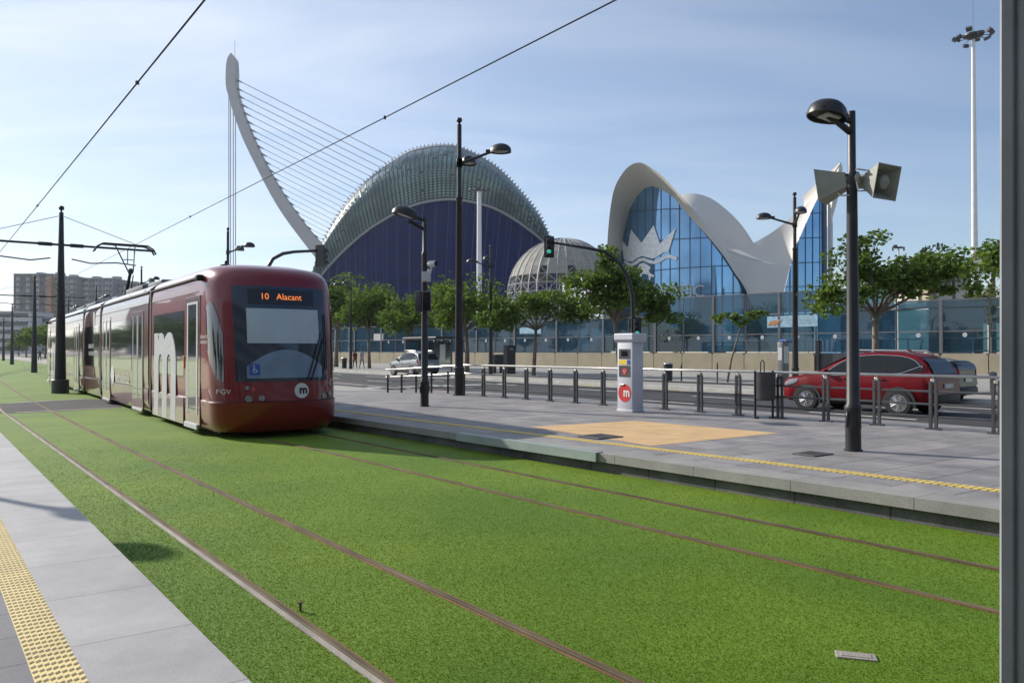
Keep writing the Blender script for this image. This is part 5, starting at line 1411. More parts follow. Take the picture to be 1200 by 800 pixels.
block('office_building', 'long pale office building below the apartment blocks', 'office building', -40, 36, 365, 400, 20, M['far_white'], bands)
block('office_building', 'pale grey lower building behind the far tram stop trees', 'office building', 34, 60, 372, 410, 18, M['far_conc'], bands)
for k_, (s_, t_, w_, h_) in enumerate(((-70, 190, 34, 17), (-72, 240, 26, 25), (-74, 290, 40, 19), (-76, 350, 30, 30), (-78, 410, 44, 22), (-82, 480, 40, 34))):
    t = empty('apartment_block', 'apartment block across the avenue, outside the picture, mirrored in the tram', 'apartment block', ST(s_, t_), ANG + math.pi / 2, 'blocks mirrored in the tram windows')
    MB().box((0, 0, h_ / 2), (w_, 16, h_)).build('wall', M['far_brick'], t); MB().box((0, 0, h_ + .15), (w_ + .6, 16.6, .3)).box((w_ * .2, 0, h_ + 1.6), (w_ * .25, 6, 2.6)).build('roof', M['far_conc'], t)
# ================================================================== trees
def crown_leaves(mb, rng_, blobs, n, size, flat=.6):
    for _ in range(n):
        c, r = blobs[rng_.randrange(len(blobs))]
        u = Vector((rng_.gauss(0, 1), rng_.gauss(0, 1), rng_.gauss(0, 1))).normalized() * (rng_.random() ** .4)
        p = c + Vector((u.x * r, u.y * r, u.z * r * flat))
        s = size * (.7 + .85 * rng_.random())
        a = Vector((rng_.gauss(0, 1), rng_.gauss(0, 1), rng_.gauss(0, .7))).normalized()
        b = a.cross(Vector((rng_.gauss(0, 1), rng_.gauss(0, 1), rng_.gauss(0, 1)))).normalized()
        mb.add([p - a * s * .5, p + b * s * .32, p + a * s * .55, p - b * s * .32], [(0, 1, 2, 3)])
def tree(label, base, h, w, crown_h, seed, leaves=2600, lean=(0, 0), m='leaf', size=.2, trunk_r=.13, dense=1.0, group='street trees on the promenade', blob_r=.17, shape=None, name='promenade_tree'):
    rg = random.Random(seed); t = empty(name, label, 'tree', base, rg.random() * 0, group)
    tr = MB(); fork = h - crown_h + crown_h * .12; ln = Vector((lean[0], lean[1], 0))
    tp = [Vector((0, 0, -.05)), Vector((rg.uniform(-.06, .06), 0, fork * .4)) + ln * .3, Vector((rg.uniform(-.1, .1), 0, fork)) + ln]
    tr.tube(tp, [trunk_r * 1.25, trunk_r, trunk_r * .8], 9)
    blobs = []
    nl = shape and len(shape) or 8
    for k in range(nl):
        if shape: tgt = Vector(shape[k])
        else:
            a = 2 * math.pi * k / nl + rg.uniform(-.3, .3); rr = w / 2 * rg.uniform(.35, .82)
            tgt = Vector((math.cos(a) * rr, math.sin(a) * rr, h - crown_h * rg.uniform(.22, .75))) + ln
        mid = tp[-1].lerp(tgt, .45) + Vector((0, 0, .15 * crown_h * .5))
        tr.tube([tp[-1] - Vector((0, 0, .1)), mid, tgt], [trunk_r * .55, trunk_r * .33, trunk_r * .12], 6)
        for _ in range(7):
            q = mid.lerp(tgt, rg.uniform(.3, 1.15)) + Vector((rg.uniform(-1, 1) * w * .12, rg.uniform(-1, 1) * w * .12, rg.uniform(-.25, .6) * crown_h * .28))
            q.z = min(max(q.z, h - crown_h + .1), h - .15)
            tr.tube([mid.lerp(tgt, .5), q], [trunk_r * .16, trunk_r * .05], 4)
            blobs.append((q, w * blob_r * rg.uniform(.5, 1.1)))
    if not shape:
        for _ in range(5): blobs.append((Vector((rg.uniform(-.2, .2) * w, rg.uniform(-.2, .2) * w, h - crown_h * rg.uniform(.1, .4))) + ln, w * blob_r * 1.1))
    tr.build('trunk', M['bark'], t, smooth=True)
    cr_ = MB(); crown_leaves(cr_, rg, blobs, int(leaves * dense), size); c = cr_.build('crown', M[m], t, fix=False)
    return t
def at(x, D, z=.012): q = P(x, HOR, D); q.z = z; return q
tree('promenade tree with a broad round crown, half behind the tram front', at(394, 78), 9.4, 6.4, 6.4, 21, 5200, size=.3, trunk_r=.2, blob_r=.22)
tree('promenade tree with a rounded crown behind the two walkers', at(433, 72), 7.6, 6.4, 4.6, 22, 5000, size=.27, trunk_r=.14, blob_r=.22)
tree('smaller promenade tree behind the bus shelter', at(480, 64), 6.2, 5.0, 3.6, 23, 3400, size=.25, blob_r=.22)
tree('wide crowned promenade tree behind the tall lamp pole', at(547, 57), 7.0, 8.0, 4.4, 24, 6600, size=.24, trunk_r=.16, blob_r=.2)
tree('flat topped promenade tree in front of the lattice dome', at(625, 51), 5.6, 7.4, 2.9, 25, 5400, size=.21, lean=(.1, 0), trunk_r=.12, shape=[(-2.9, 0, 3.6), (-1.8, .9, 4.3), (-.8, -.8, 4.7), (.3, .5, 4.9), (1.4, -.4, 4.7), (2.4, .4, 4.4), (3.2, 0, 3.9), (-2.3, -.5, 3.4)], blob_r=.13)
tree('tallest bushy promenade tree, behind the ticket kiosk', at(727, 46), 7.4, 6.6, 4.6, 26, 7000, size=.22, lean=(-.3, 0), trunk_r=.13, shape=[(-2.2, 0, 5.2), (-1.4, .8, 6.0), (-.9, -.6, 6.7), (.2, .6, 5.6), (1.4, -.5, 4.9), (2.4, .3, 4.4), (2.9, 0, 3.8), (-1.2, .4, 4.2), (.9, .6, 5.9)], blob_r=.15)
tree('thin young tree leaning beside its stake on the promenade', at(852, 39.8), 3.8, 2.5, 1.1, 27, 520, size=.17, lean=(.62, 0), trunk_r=.05, shape=[(-.5, 0, 3.2), (.1, .2, 3.4), (.7, 0, 3.3), (1.3, 0, 3.3), (1.6, .1, 3.5), (.6, -.2, 3.0)], blob_r=.1)
tree('spreading tree above the red car, its lower limbs bare', at(1028, 33), 6.3, 7.0, 3.6, 28, 6400, size=.18, lean=(-.1, 0), trunk_r=.14, shape=[(-2.1, 0, 4.1), (-1.4, .6, 5.2), (-.6, -.5, 6.0), (.4, .4, 4.9), (1.5, -.4, 4.7), (2.6, .3, 4.9), (3.4, 0, 4.2), (-1.6, -.3, 3.6), (2.9, 0, 5.2), (1.0, .5, 4.2)], blob_r=.115)
tree('tree mostly outside the picture, one branch showing by the grey column', at(1215, 30), 6.4, 5.6, 2.6, 29, 3000, size=.19, shape=[(-2.0, 0, 5.2), (-1.2, .4, 5.6), (-.2, -.5, 5.9), (.8, .4, 5.6), (1.6, 0, 5.2), (-1.7, 0, 4.7)], blob_r=.12)
# trees behind the barrier
tree('dark shrub like tree standing behind the glass barrier', at(795, 74, 0), 5.2, 6.0, 4.9, 31, 2600, m='leaf_dark', size=.3, group='trees behind the glass barrier', name='garden_tree')
tree('small dark tree behind the barrier and the arm of the signal', at(765, 80, 0), 5.4, 4.5, 5.0, 32, 1800, m='leaf_dark', size=.3, group='trees behind the glass barrier', name='garden_tree')
tree('yellow green rounded tree beyond the barrier at the right edge', at(1160, 66, 0), 7.6, 5, 4.4, 33, 2600, m='leaf_palm', size=.25, group='trees behind the glass barrier', name='garden_tree')
tree('pointed small conifer on the terrace under the thin mast', at(1095, 100, 0), 15.5, 3.4, 6.5, 34, 1400, m='leaf_palm', size=.4, group='trees behind the glass barrier', name='garden_tree')
for x, D, hh, ww, lb in ((40, 150, 6.2, 8, 'round green tree far down the tracks beside the line poles'), (53, 175, 7.6, 8, 'far green tree at the end of the tram'), (31, 200, 6, 7, 'farthest small tree at the end of the grass'), (22, 260, 5, 9, 'dim far tree below the office building')):
    tree(lb, at(x, D, 0), hh, ww, hh * .72, int(x), 1500, size=.5, trunk_r=.2, group='far trees along the tracks', name='far_tree')
for k, (s, t_) in enumerate([(-25 - 3 * (k_ % 3), 105 + 13 * k_) for k_ in range(24)] + [(-38, -4), (-41, 6), (-37, 15), (-43, 24), (-40, 34), (-44, 45)]):
    q = ST(s, t_); tree('street tree across the avenue, outside the picture and mirrored in the tram', q, 6.0 + 2.6 * ((k * 7) % 5) / 4, 10, 5.6, 60 + k, 1200, m='leaf_dark', size=.45, trunk_r=.2, group='trees mirrored in the tram windows', name='avenue_tree')
def palm(label, base, h, r, seed):
    rg = random.Random(seed); t = empty('palm_tree', label, 'palm', base, 0, 'palms beyond the glass barrier')
    MB().tube([(0, 0, 0), (.1, 0, h * .5), (0, 0, h)], [.3, .22, .2], 9).build('trunk', M['bark'], t, smooth=True)
    mb = MB()
    for k in range(26):
        a = rg.uniform(0, 6.28); e = rg.uniform(-.2, 1.2); L_ = r * rg.uniform(.8, 1.1); pts = []
        for i in range(9):
            u = i / 8; pts.append(Vector((math.cos(a) * L_ * u * math.cos(e * (1 - u * .3)), math.sin(a) * L_ * u * math.cos(e * (1 - u * .3)), h + L_ * (math.sin(e) * u - .75 * u * u))))
        mb.tube(pts, .02, 4)
        for i in range(1, 9):
            d = (pts[i] - pts[i - 1]).normalized(); sd = d.cross(Vector((0, 0, 1))).normalized()
            for sg in (-1, 1):
                for f_ in (0, .5):
                    p = pts[i - 1].lerp(pts[i], f_); q = p + sd * sg * r * .26 * (1 - .5 * i / 8) + d * .25 * r * .5 + Vector((0, 0, -.12 * r)); mb.add([p, p + d * .07 * r, q], [(0, 1, 2)])
    mb.build('crown', M['leaf_palm'], t, fix=False); return t
palm('feathery palm beside the cream turret above the promenade tree', at(1078, 98, 0), 12.0, 3.0, 5)
palm('feathery palm just right of the white floodlight mast', at(1164, 80, 0), 11.2, 2.6, 6)
palm('palm between the turret and the white mast', at(1118, 104, 0), 12.2, 2.8, 8)

# ================================================================== glass barrier on its beige wall
wa, wb = G(804, 432, 0), G(1160, 438.5, 0); wd_ = (wa - wb); wd_.z = 0; wd_.normalize(); wn = Vector((-wd_.y, wd_.x, 0)); wn = wn if wn.y < 0 else -wn
org = wb - wd_ * 9; org.z = 0; ang_w = math.atan2(wd_.y, wd_.x)
SP = 3.0; NP = 38
def height_at(k):
    q = org + wd_ * (k * SP); px = 600 + F * q.x / q.y
    return 5.2 if px > 1100 else (6.35 if px > 786 else 4.75)
GATE = min(range(NP), key=lambda k: abs(600 + F * (org + wd_ * (k * SP + SP / 2)).x / (org + wd_ * (k * SP + SP / 2)).y - 975))
wl = empty('low_wall', 'long beige concrete wall of blocks along the promenade', 'wall', org, ang_w)
fy = 1 if (Rz(ang_w) @ Vector((0, 1, 0))).dot(wn) > 0 else -1     # local side facing the road
for k in range(NP // 1):
    if k * SP > 112: break
    if k == GATE: continue
    p = MB(); w_ = .62
    p.prism([(k * SP + .03, .0), (k * SP + SP - .03, .0), (k * SP + SP - .03, 1.22), (k * SP + SP - .16, 1.42), (k * SP + .16, 1.42), (k * SP + .03, 1.22)], lambda a, b_: (a, fy * w_ * .5, b_), lambda a, b_: (a, -fy * w_ * .5, b_))
    p.build('wall_block', M['wall_beige'], wl)
gb = empty('glass_barrier', 'tall transparent blue tinted barrier of glass panes on the beige wall', 'glass barrier', org, ang_w)
for k in range(NP):
    h1 = height_at(k); h0 = height_at(k - 1) if k else h1; hp = max(h1, h0)
    big = k % 2 == 0
    p = MB(); p.box((k * SP, 0, 1.42 + (hp - 1.42) / 2), (.22 if big else .1, .24 if big else .12, hp - 1.42)); p.build('post', M['mid_grey'] if big else M['dark_grey'], gb)
    if k == NP - 1: break
    zs_ = [1.46, 2.98, 4.62, h1] if h1 > 4.8 else [1.46, 2.98, h1]
    for z0, z1 in zip(zs_, zs_[1:]):
        MB().box((k * SP + SP / 2, 0, (z0 + z1) / 2), (SP - .24, .02, z1 - z0 - .1)).build('pane', M['barrier_glass'], gb) if k < 33 else None
    for z in zs_: MB().box((k * SP + SP / 2, 0, z), (SP - (.22 if True else .1), .1, .09)).build('rail', M['mid_grey'], gb) if (z in (2.98,) or z == h1) and k < 30 else None
    if k < 26:
        p = MB(); p.poly(round_poly(.15, 14, k * SP + SP * .5, 2.72), lambda a, b_: (a, fy * .03, b_)); s_ = p.build('round_sticker', M['white'], gb, fix=False)
        p = MB()
        for q in (-.05, .05): p.poly(round_poly(.035, 8, k * SP + SP * .5 + q, 2.72), lambda a, b_: (a, fy * .036, b_))
        p.build('sticker_mark', M['dark_grey'], s_, fix=False)
def on_barrier(x, y, off=.2):
    for k in range(4000):
        q = org + wd_ * (k * .03); 
        if 600 + F * q.x / q.y <= x: break
    return P(x, y, (q + wn * off).y)
t = empty('banner', 'long pale blue banner with an orange turtle on the glass barrier', 'banner')
p = MB(); c4 = [on_barrier(899, 371), on_barrier(958, 368), on_barrier(958, 382), on_barrier(899, 384)]; p.add(c4 + [c - wn * .06 for c in c4], [(0, 1, 2, 3), (4, 7, 6, 5), (0, 4, 5, 1), (1, 5, 6, 2), (2, 6, 7, 3), (3, 7, 4, 0)]); p.build('board', M['poster'], t)
p = MB(); p.poly([(900, 380), (903, 376.5), (907, 375.3), (911, 376), (913.5, 374), (915, 375.2), (912, 379), (908, 380.5), (907, 383), (905.5, 380.7), (901.5, 381.5)], lambda x, y: on_barrier(x, y, .23)); p.build('turtle_picture', M['turtle'], t, fix=False)
p = MB()
for j, (x0_, x1_) in enumerate(((922, 950), (920, 948))):
    for i in range(9):
        xa = x0_ + (x1_ - x0_) * i / 9; y_ = 373.5 + 3.2 * j; p.add([on_barrier(xa, y_, .23), on_barrier(xa + 2.2, y_, .23), on_barrier(xa + 2.2, y_ + 1.1, .23), on_barrier(xa, y_ + 1.1, .23)], [(0, 1, 2, 3)])
p.build('caption', M['light_grey'], t, fix=False)
def notice(label, x0, y0, x1, y1, m, nm='notice_board'):
    c4 = [on_barrier(x0, y0), on_barrier(x1, y0), on_barrier(x1, y1), on_barrier(x0, y1)]; p = MB()
    p.add(c4 + [c - wn * .05 for c in c4], [(0, 1, 2, 3), (4, 7, 6, 5), (0, 4, 5, 1), (1, 5, 6, 2), (2, 6, 7, 3), (3, 7, 4, 0)]); o = p.build(nm, m); return tag(o, label, 'notice')
notice('white notice on the glass barrier behind the second promenade tree', 438, 391, 449, 399, M['far_white'])
notice('small white notice on the barrier under the flat topped tree', 609, 384, 634, 391, M['poster'])
# dark gate in the wall gap
t = empty('barrier_gate', 'dark metal gate leaf closing the gap in the beige wall', 'gate', org + wd_ * ((GATE + .5) * SP), ang_w)
MB().box((0, 0, .72), (SP - .1, .1, 1.4)).build('gate_leaf', M['dark_grey'], t)
p = MB(); 
for x in (-1.3, 1.3): MB().box((x, fy * .12, 1.2), (.3, .3, 2.4)).build('post', M['black_paint'], t)
# handrail fence behind the glass
t = empty('pool_fence', 'pale tubular fence seen through the glass barrier on the right', 'fence', org - wn * 2.5 + wd_ * 4, ang_w)
for k in range(24): MB().tube([(k * 1.1, 0, 0), (k * 1.1, 0, 2.5)], .05, 6).build('post', M['light_grey'], t)
for z in (1.6, 2.5): MB().tube([(0, 0, z), (25.3, 0, z)], .05, 6).build('rail', M['light_grey'], t)

# ================================================================== bus shelter
t = empty('bus_shelter', 'dark bus shelter with glass walls behind the silver car', 'bus shelter', at(502, 60), ANG)
MB().box((0, 0, 2.55), (1.7, 5.2, .16), bev=.03).build('roof', M['black_paint'], t)
for y in (-2.4, 0, 2.4): MB().box((.6, y, 1.25), (.1, .1, 2.5)).build('post', M['dark_grey'], t)
for y in (-1.2, 1.2): MB().box((.6, y, 1.3), (.03, 2.2, 2.0)).build('glass_wall', M['shelter_glass'], t)
p = MB(); p.box((0, 2.5, 1.3), (1.4, .2, 2.3), bev=.02); f_ = p.build('poster_case', M['dark_grey'], t)
MB().box((0, 2.39, 1.35), (1.2, .02, 1.9)).build('poster', M['water_blue'], f_)
MB().box((.45, -.6, .45), (.4, 2.4, .06), bev=.01).build('bench', M['alu'], t)
o = MB().box((.56, -1.2, 1.5), (.02, .8, 1.2)).build('timetable', M['far_white'], t)

# ================================================================== cars
def car(name, label, loc, rz, paint, L=4.55, W_=1.82, H_=1.66, rack=True):
    t = empty(name, label, 'car', loc, rz)     # local -Y is the nose, +Z up; origin on the road below the centre
    hw = W_ / 2
    ys = [-L / 2, -L / 2 + .06, -L / 2 + .25, -L / 2 + .55, -1.3, -.98, -.62, -.25, .2, .7, 1.2, 1.55, 1.78, 1.98, 2.12, L / 2 - .06, L / 2]
    def interp(tb, y):
        if y <= tb[0][0]: return tb[0][1]
        for a, b in zip(tb, tb[1:]):
            if y <= b[0]: return a[1] + (b[1] - a[1]) * (y - a[0]) / (b[0] - a[0])
        return tb[-1][1]
    e = L / 2
    topz = [(-e, .62), (-e + .05, .82), (-e + .3, .96), (-1.25, 1.08), (-.98, 1.14), (-.62, 1.36), (-.2, 1.56), (.2, H_ - .03), (.7, H_), (1.3, H_ - .03), (1.72, H_ - .12), (1.95, 1.42), (2.1, 1.18), (e - .04, .98), (e, .6)]
    belt = [(-e, .58), (-e + .05, .74), (-e + .3, .86), (-1.25, .98), (0, 1.04), (1.2, 1.1), (1.9, 1.14), (2.1, 1.05), (e - .04, .9), (e, .58)]
    botz = [(-e, .36), (-e + .3, .26), (-1, .24), (1, .25), (e - .3, .32), (e, .42)]
    wid = [(-e, .62), (-e + .06, .78), (-e + .3, .93), (-1.3, .99), (0, 1), (1.4, .99), (1.95, .94), (e - .06, .84), (e, .72)]
    def rowat(y):
        w = hw * interp(wid, y); zb, zm, zt = interp(botz, y), interp(belt, y), interp(topz, y)
        rt = w * (1 - .24 * min(max((zt - zm) / .55, 0), 1))
        half = [(0, zb), (w * .9, zb), (w * .98, zb + .08), (w, zb + (zm - zb) * .55), (w * .985, zm - .04), (w * .965, zm), (rt + (w * .965 - rt) * .45, zm + (zt - zm) * .55), (rt, zt - (zt - zm) * .12), (rt * .86, zt - .012), (rt * .5, zt), (0, zt + .005)]
        return [Vector((x, y, z)) for x, z in half] + [Vector((-x, y, z)) for x, z in half[-2:0:-1]]
    mb = MB(); yy = sorted(set([round(ys[0] + (ys[-1] - ys[0]) * k / 54, 4) for k in range(55)] + ys)); rows = [rowat(y) for y in yy]
    mb.grid(rows, close=True); mb.add(rows[0], [tuple(range(len(rows[0])))]); mb.add(rows[-1], [tuple(range(len(rows[-1])))[::-1]])
    body = mb.build('body', paint, t, smooth=True, split=50)
    def side(y, z):                            # half width of the flank at height z
        r = rowat(y)[:11]
        for a, b in zip(r[1:], r[2:]):
            if a.z <= z <= b.z and b.z > a.z: return a.x + (b.x - a.x) * (z - a.z) / (b.z - a.z)
        return r[5].x if z < r[5].z else r[7].x
    def flank(nm, y0, y1, zb, zt, m, off=.008, n_=14, par=body):
        for sg in (-1, 1):
            rws = []
            for i in range(n_ + 1):
                y = y0 + (y1 - y0) * i / n_; a, b = (zb(y) if callable(zb) else zb), (zt(y) if callable(zt) else zt)
                if b < a: b = a
                rws.append([Vector((sg * (side(y, a + (b - a) * j / 5) + off), y, a + (b - a) * j / 5)) for j in range(6)])
            MB().grid(rws).build(nm, m, par, smooth=True)
    wb_ = lambda y: interp(belt, y) + .02
    wt = lambda y: interp(topz, y) - .12 - max(0, -.35 - y) * .22
    flank('window_surround', -.84, 1.9, lambda y: wb_(y) - .006, lambda y: min(wt(y) + .01, interp(topz, y) - .07), M['car_glass'], .004, 26)
    ztop = lambda y: min(wt(y) - max(0, y - 1.55) * .3, interp(topz, y) - .08); zbot = lambda y: wb_(y) + max(0, (y - 1.35)) * .34 - .008
    for sg in (-1, 1):
        yl = [-.86 + 2.74 * k / 30 for k in range(31)]
        tr_ = MB(); tr_.tube([Vector((sg * (side(y, zbot(y)) + .008), y, zbot(y))) for y in yl], .011, 5)
        tr_.tube([Vector((sg * (side(y, ztop(y) + .02) + .008), y, ztop(y) + .02)) for y in yl], .011, 5)
        tr_.tube([Vector((sg * (side(1.88, z) + .008), 1.88, z)) for z in (zbot(1.88), (zbot(1.88) + ztop(1.88)) / 2, ztop(1.88) + .02)], .011, 5); tr_.build('chrome_trim', M['chrome'], body, smooth=True)
    flank('side_window', -.8, -.02, wb_, lambda y: wt(y), M['car_glass'], .009)
    flank('side_window', .05, .98, wb_, wt, M['car_glass'], .009)
    flank('side_window', 1.05, 1.86, lambda y: wb_(y) + max(0, (y - 1.35)) * .34, lambda y: wt(y) - max(0, y - 1.55) * .3, M['car_glass'], .009)
    flank('sill_cladding', -1.0, 1.0, lambda y: interp(botz, y) + .01, .40, M['plastic'], .012)
    flank('door_seam', .0, .03, .42, wb_, M['rubber'], .004, 1); flank('door_seam', 1.0, 1.025, .5, wb_, M['rubber'], .004, 1)
    for sg in (-1, 1):
        for y in (-.12, .86): MB().box((sg * (side(y, .96) + .015), y, .95), (.03, .2, .035), bev=.01).build('door_handle', paint, body)
        p = MB(); p.box((sg * (side(-.75, 1.1) + .11), -.7, 1.13), (.2, .12, .15), bev=.04); p.build('wing_mirror', paint, t, smooth=True, split=40)
        if rack: MB().tube([(sg * hw * .7, -.15, H_ - .04), (sg * hw * .7, .0, H_ + .03), (sg * hw * .7, 1.4, H_ + .01), (sg * hw * .7, 1.6, H_ - .1)], .022, 6).build('roof_rail', M['alu'], t, smooth=True)
        # lamps
        p = MB(); p.grid([[Vector((sg * (side(y, z) + .01), y, z)) for z in (zl, (zl + zh) / 2, zh)] for y, zl, zh in ((-e + .12, .68, .78), (-e + .3, .7, .88), (-e + .6, .8, .93))]); p.build('headlight', M['headlight'], t, smooth=True)
        p = MB(); p.grid([[Vector((sg * (side(y, z) + .012), y, z)) for z in (zl, zl + (zh - zl) * .5, zh)] for y, zl, zh in ((1.92, 1.0, 1.1), (2.04, .86, 1.2), (2.14, .82, 1.1))]); p.build('tail_light', M['red_lens'], t, smooth=True)
    def endpatch(nm, y_of, zs_, wf, m, off, par=body):
        rws = []
        for z in zs_:
            y = y_of(z); w = wf(z); rws.append([Vector((w * k / 6, y + off, z + .01)) for k in range(-6, 7)])
        MB().grid(rws).build(nm, m, par, smooth=True)
    inv = lambda tb, z: next((a[0] + (b[0] - a[0]) * (z - a[1]) / (b[1] - a[1]) for a, b in zip(tb, tb[1:]) if min(a[1], b[1]) <= z <= max(a[1], b[1]) and a[1] != b[1]), 0)
    rear = [q for q in topz if q[0] > 1.6]; front = [q for q in topz if -1.2 < q[0] < .3]
    endpatch('rear_window', lambda z: inv(rear, z), [1.12, 1.2, 1.3, 1.4, 1.5], lambda z: hw * (.82 - .28 * (z - 1.1)), M['car_glass'], .02)
    endpatch('windscreen', lambda z: inv(front, z), [1.16, 1.24, 1.34, 1.44, 1.54], lambda z: hw * (.84 - .3 * (z - 1.1)), M['car_glass'], -.02)
    endpatch('tailgate', lambda z: inv(rear, z), [.62, .74, .88, .97, 1.04, 1.11], lambda z: hw * .80, paint, .012)
    MB().box((0, e + .012, .8), (.52, .02, .12)).build('number_plate', M['white'], t); MB().box((0, -e + .02, .5), (.52, .05, .12)).build('number_plate', M['white'], t)
    p = MB(); p.box((0, e - .1, .45), (W_ * .76, .3, .26), bev=.06); p.build('rear_bumper', M['plastic'], t, smooth=True, split=40)
    p = MB(); p.box((0, -e + .1, .42), (W_ * .66, .26, .22), bev=.06); p.box((0, -e + .04, .7), (W_ * .5, .08, .1), bev=.02); p.build('front_bumper', M['plastic'], t, smooth=True, split=40)
    p = MB(); p.lathe([(.03, 0), (.02, .04), (.0, .06)], (0, 1.2, H_ - .01), 8, sy=3); p.build('antenna', paint, t)
    for y in (-1.3, 1.32):
        for sg in (-1, 1):
            p = MB(); rws = []
            for i in range(25):
                a = math.pi * (-.08 + 1.16 * i / 24); rws.append([Vector((sg * (hw * .985 + .02), y + r_ * math.cos(a), .34 + r_ * math.sin(a))) for r_ in (.34, .43)] + [Vector((sg * hw * .9, y + .44 * math.cos(a), .34 + .44 * math.sin(a)))])
            p.grid(rws).build('wheel_arch', M['plastic'], t, smooth=True, split=40)
            p = MB(); p.poly([(y + .385 * math.cos(q), .36 + .385 * math.sin(q)) for q in [k * math.pi / 14 for k in range(28)]], lambda a, b: (sg * (hw * .985 + .012), a, b)); p.build('wheel_well', M['rubber'], t, fix=False)
            Q = Tm(sg * (hw - .07), y, .34) @ Matrix.Rotation(sg * math.pi / 2, 4, 'Y')
            wh = MB().lathe([(.22, -.1), (.32, -.1), (.34, -.07), (.34, .07), (.325, .1), (.24, .105), (.235, .07), (0, .06)], (0, 0, 0), 28, 0, Q).build('wheel', M['tyre'], t, smooth=True, split=35)
            p = MB(); p.lathe([(.235, .085), (.23, .1), (.205, .1), (.2, .075)], (0, 0, 0), 28, 0, Q)
            for k in range(5):
                for da in (-.16, .16):
                    a = 2 * math.pi * k / 5; p.tube([(.03 * math.cos(a), .03 * math.sin(a), .095), (.21 * math.cos(a + da), .21 * math.sin(a + da), .09)], [.028, .02], 5, M=Q)
            p.lathe([(.05, .09), (.045, .11), (0, .112)], (0, 0, 0), 12, 0, Q); p.build('rim', M['rim'], wh, smooth=True, split=40)
    return t
fr, rr_ = G(948, 480.5, -.12), G(1052, 487, -.12); ctr = (fr + rr_) / 2; u_ = (rr_ - fr).normalized(); nside = Vector((-u_.y, u_.x, 0)); nside = nside if nside.y > 0 else -nside
rzc = math.atan2(u_.y, u_.x) - math.pi / 2
ctr = ctr + nside * .84; ctr.z = -.12
car('red_car', 'red estate car with silver wheels on the road behind the railing', ctr, rzc, M['car_red'], L=4.42, H_=1.71)
c2 = P(1054, 411, 26.6); c2.z = -.12
car('dark_car', 'dark car half hidden behind the red car', c2, rzc, M['car_dark'], L=4.3, W_=1.8, H_=1.52, rack=False)
c3 = P(485, 411, 54); c3.z = -.12
car('silver_car', 'silver estate car driving away in front of the bus shelter', c3, ANG + math.pi, M['car_silver'], L=4.5, H_=1.72)
# two parked cars glimpsed far down the tracks
# ================================================================== people
def person(label, loc, face, h=1.7, top='cloth_red', legs='cloth_dark', step=.22, skirt=False, bag=False):
    t = empty('person', label, 'person', loc, face); k = h / 1.75
    J = {'pel': (0, 0, .95), 'wai': (0, .0, 1.12), 'che': (0, .0, 1.34), 'nek': (0, 0, 1.5), 'hb': (0, -.02, 1.58), 'ht': (0, -.02, 1.72)}
    vs = [J[q] for q in ('pel', 'wai', 'che', 'nek', 'hb', 'ht')]; rd = [.15, .14, .155, .06, .085, .085]; es = [(0, 1), (1, 2), (2, 3), (3, 4), (4, 5)]
    for sg in (-1, 1):
        s_ = step * sg; b = len(vs)
        vs += [(sg * .1, 0, .88), (sg * .1, -s_ * .5 - .03, .5), (sg * .1, -s_ + .02, .09), (sg * .1, -s_ - .13, .04)]; rd += [.095, .065, .045, .04]; es += [(0, b), (b, b + 1), (b + 1, b + 2), (b + 2, b + 3)]
        b = len(vs)
        vs += [(sg * .19, 0, 1.42), (sg * .24, s_ * .3, 1.14), (sg * .23, s_ * .8 - .06, .9), (sg * .22, s_ * .9 - .1, .8)]; rd += [.06, .045, .033, .035]; es += [(2, b), (b, b + 1), (b + 1, b + 2), (b + 2, b + 3)]
    me = bpy.data.meshes.new('p'); me.from_pydata([tuple(c * k for c in v) for v in vs], es, [])
    ob = bpy.data.objects.new('p', me); COL.objects.link(ob)
    md = ob.modifiers.new('s', 'SKIN'); ob.modifiers.new('d', 'SUBSURF').levels = 1
    if not me.skin_vertices: me.attributes  # ensured by the modifier
    for i, sv in enumerate(me.skin_vertices[0].data if me.skin_vertices else []): sv.radius = (rd[i] * k, rd[i] * k)
    if me.skin_vertices: me.skin_vertices[0].data[0].use_root = True
    dg = bpy.context.evaluated_depsgraph_get(); dg.update(); nm = bpy.data.meshes.new_from_object(ob.evaluated_get(dg)); bpy.data.objects.remove(ob)
    nm.name = 'body'; nm.materials.clear()
    for m_ in ('skin', top, legs, 'rubber'): nm.materials.append(M[m_])
    for f in nm.polygons:
        z = f.center.z / k; arm = abs(f.center.x) > .19 * k
        f.material_index = 3 if z < .08 else (2 if z < .95 and not arm else (0 if z > 1.47 or (arm and z < 1.2) else 1)); f.use_smooth = True
    bo = bpy.data.objects.new('body', nm); COL.objects.link(bo); bo.parent = t
    MB().lathe([(.0, .16), (.06, .15), (.098, .09), (.1, .02), (.085, -.05), (.06, -.08)], (0, .012 * k, 1.63 * k), 12).build('hair', M['hair'], t, smooth=True)
    p = MB(); p.lathe([(.165, -.16), (.175, 0), (.17, .2), (.19, .4), (.16, .5), (.07, .55)], (0, 0, .95 * k), 14, sy=.78); p.build('shirt', M[top], t, smooth=True)
    if bag: MB().box((.2, .06, 1.0), (.1, .3, .32), bev=.04).build('bag', M['cloth_dark'], t)
    return t
person('walker in a maroon top with dark trousers beside the first tree', at(416, 72), ANG, 1.62, 'cloth_red', 'cloth_dark')
person('walker in a pale shirt and light shorts, right of the maroon walker', at(424, 71), ANG + .2, 1.74, 'cloth_pale', 'cloth_grey')
q = G(46.5, 423, .024); person('person in dark clothes on the pavement at the far end of the tram', q, 1.0, 1.72, 'cloth_dark', 'cloth_dark')
q = G(52.5, 418.5, .024); person('person in pale clothes standing farther along the far pavement', q, .4, 1.7, 'cloth_pale', 'cloth_grey')
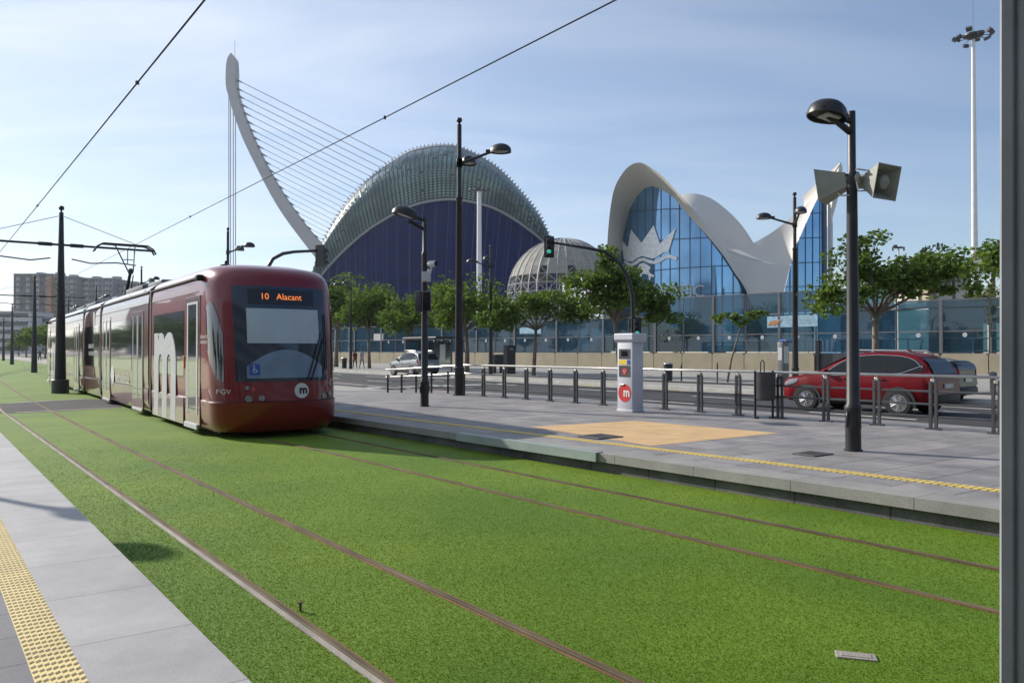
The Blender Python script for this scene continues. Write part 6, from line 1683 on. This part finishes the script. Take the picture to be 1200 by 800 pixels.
o = MB().lathe([(.14, 0), (.14, .1), (.1, .12), (.1, .55), (.15, .6), (.15, .72), (.08, .82), (0, .85)], n=12).tube([(-.2, 0, .5), (.2, 0, .5)], .06, 8).build('street_hydrant', M['dark_grey'], smooth=True); o.location = G(38.5, 421.5, .024); tag(o, 'small dark hydrant on the edge of the far pavement', 'hydrant')

# ================================================================== the air: faint haze
hz = MB(); hz.box((0, 350, 69), (1830, 1130, 142.6)); hz_o = hz.build('haze', bpy.data.materials.new('haze_air')); hz_o['kind'] = 'stuff'
hm = hz_o.data.materials[0]; hm.use_nodes = True; n_ = hm.node_tree.nodes; n_.remove(n_['Principled BSDF'])
pv = n_.new('ShaderNodeVolumePrincipled'); pv.inputs['Color'].default_value = (.86, .92, 1, 1); pv.inputs['Density'].default_value = .00013; pv.inputs['Anisotropy'].default_value = .55
hm.node_tree.links.new(pv.outputs[0], n_['Material Output'].inputs['Volume'])

# ================================================================== unseen blocks and trees, added to darken reflections and cut sky fill
block('apartment_block', 'long apartment block added unseen behind the viewer to darken the tram front', 'apartment block', 0, 100, 100, 100, 16, M['far_brick'])  # added to keep bright sky out of the tram front
ab = [o for o in SC.objects if o.parent is None and o.get('label', '').startswith('long apartment block')][0]
for ch in list(ab.children): bpy.data.objects.remove(ch)
ab.location = (15, -46, 0)
MB().box((0, 0, 11), (150, 16, 22)).build('wall', M['far_conc'], ab)
MB().box((0, 0, 22.2), (151, 17, .5)).build('roof', M['far_conc'], ab)
ab.rotation_euler = (0, 0, math.pi); facade(ab, 150, 16, 22)
for k in range(9): tree('street tree added unseen behind the viewer to darken reflections', Vector((-40 + 11 * k, -24 - (k % 3), 0)), 7.5, 8, 5.5, 90 + k, 1300, m='leaf_dark', size=.5, trunk_r=.2, group='unseen trees added behind the viewer', name='avenue_tree')  # added row that darkens reflections and lowers the sky fill

for k, q in enumerate(((24.6, 22), (30.5, 14.5), (36.5, 7), (42, 0), (48, -8), (54, -16))):  # extra trees added to block bright sky mirrored in the car
    tree('promenade tree added unseen along the road to darken the red car reflections', Vector((q[0], q[1], .01)), 6.4, 7, 4.2, 120 + k, 1600, size=.32, trunk_r=.14)
sb = empty('apartment_block', 'apartment block added unseen down the road to darken the red car rear', 'apartment block', (105, -40, 0), -.9)  # added backdrop so the car's rear mirrors less open sky
MB().box((0, 0, 11), (130, 16, 22)).build('wall', M['far_brick'], sb); MB().box((0, 0, 22.2), (131, 17, .5)).build('roof', M['far_conc'], sb)
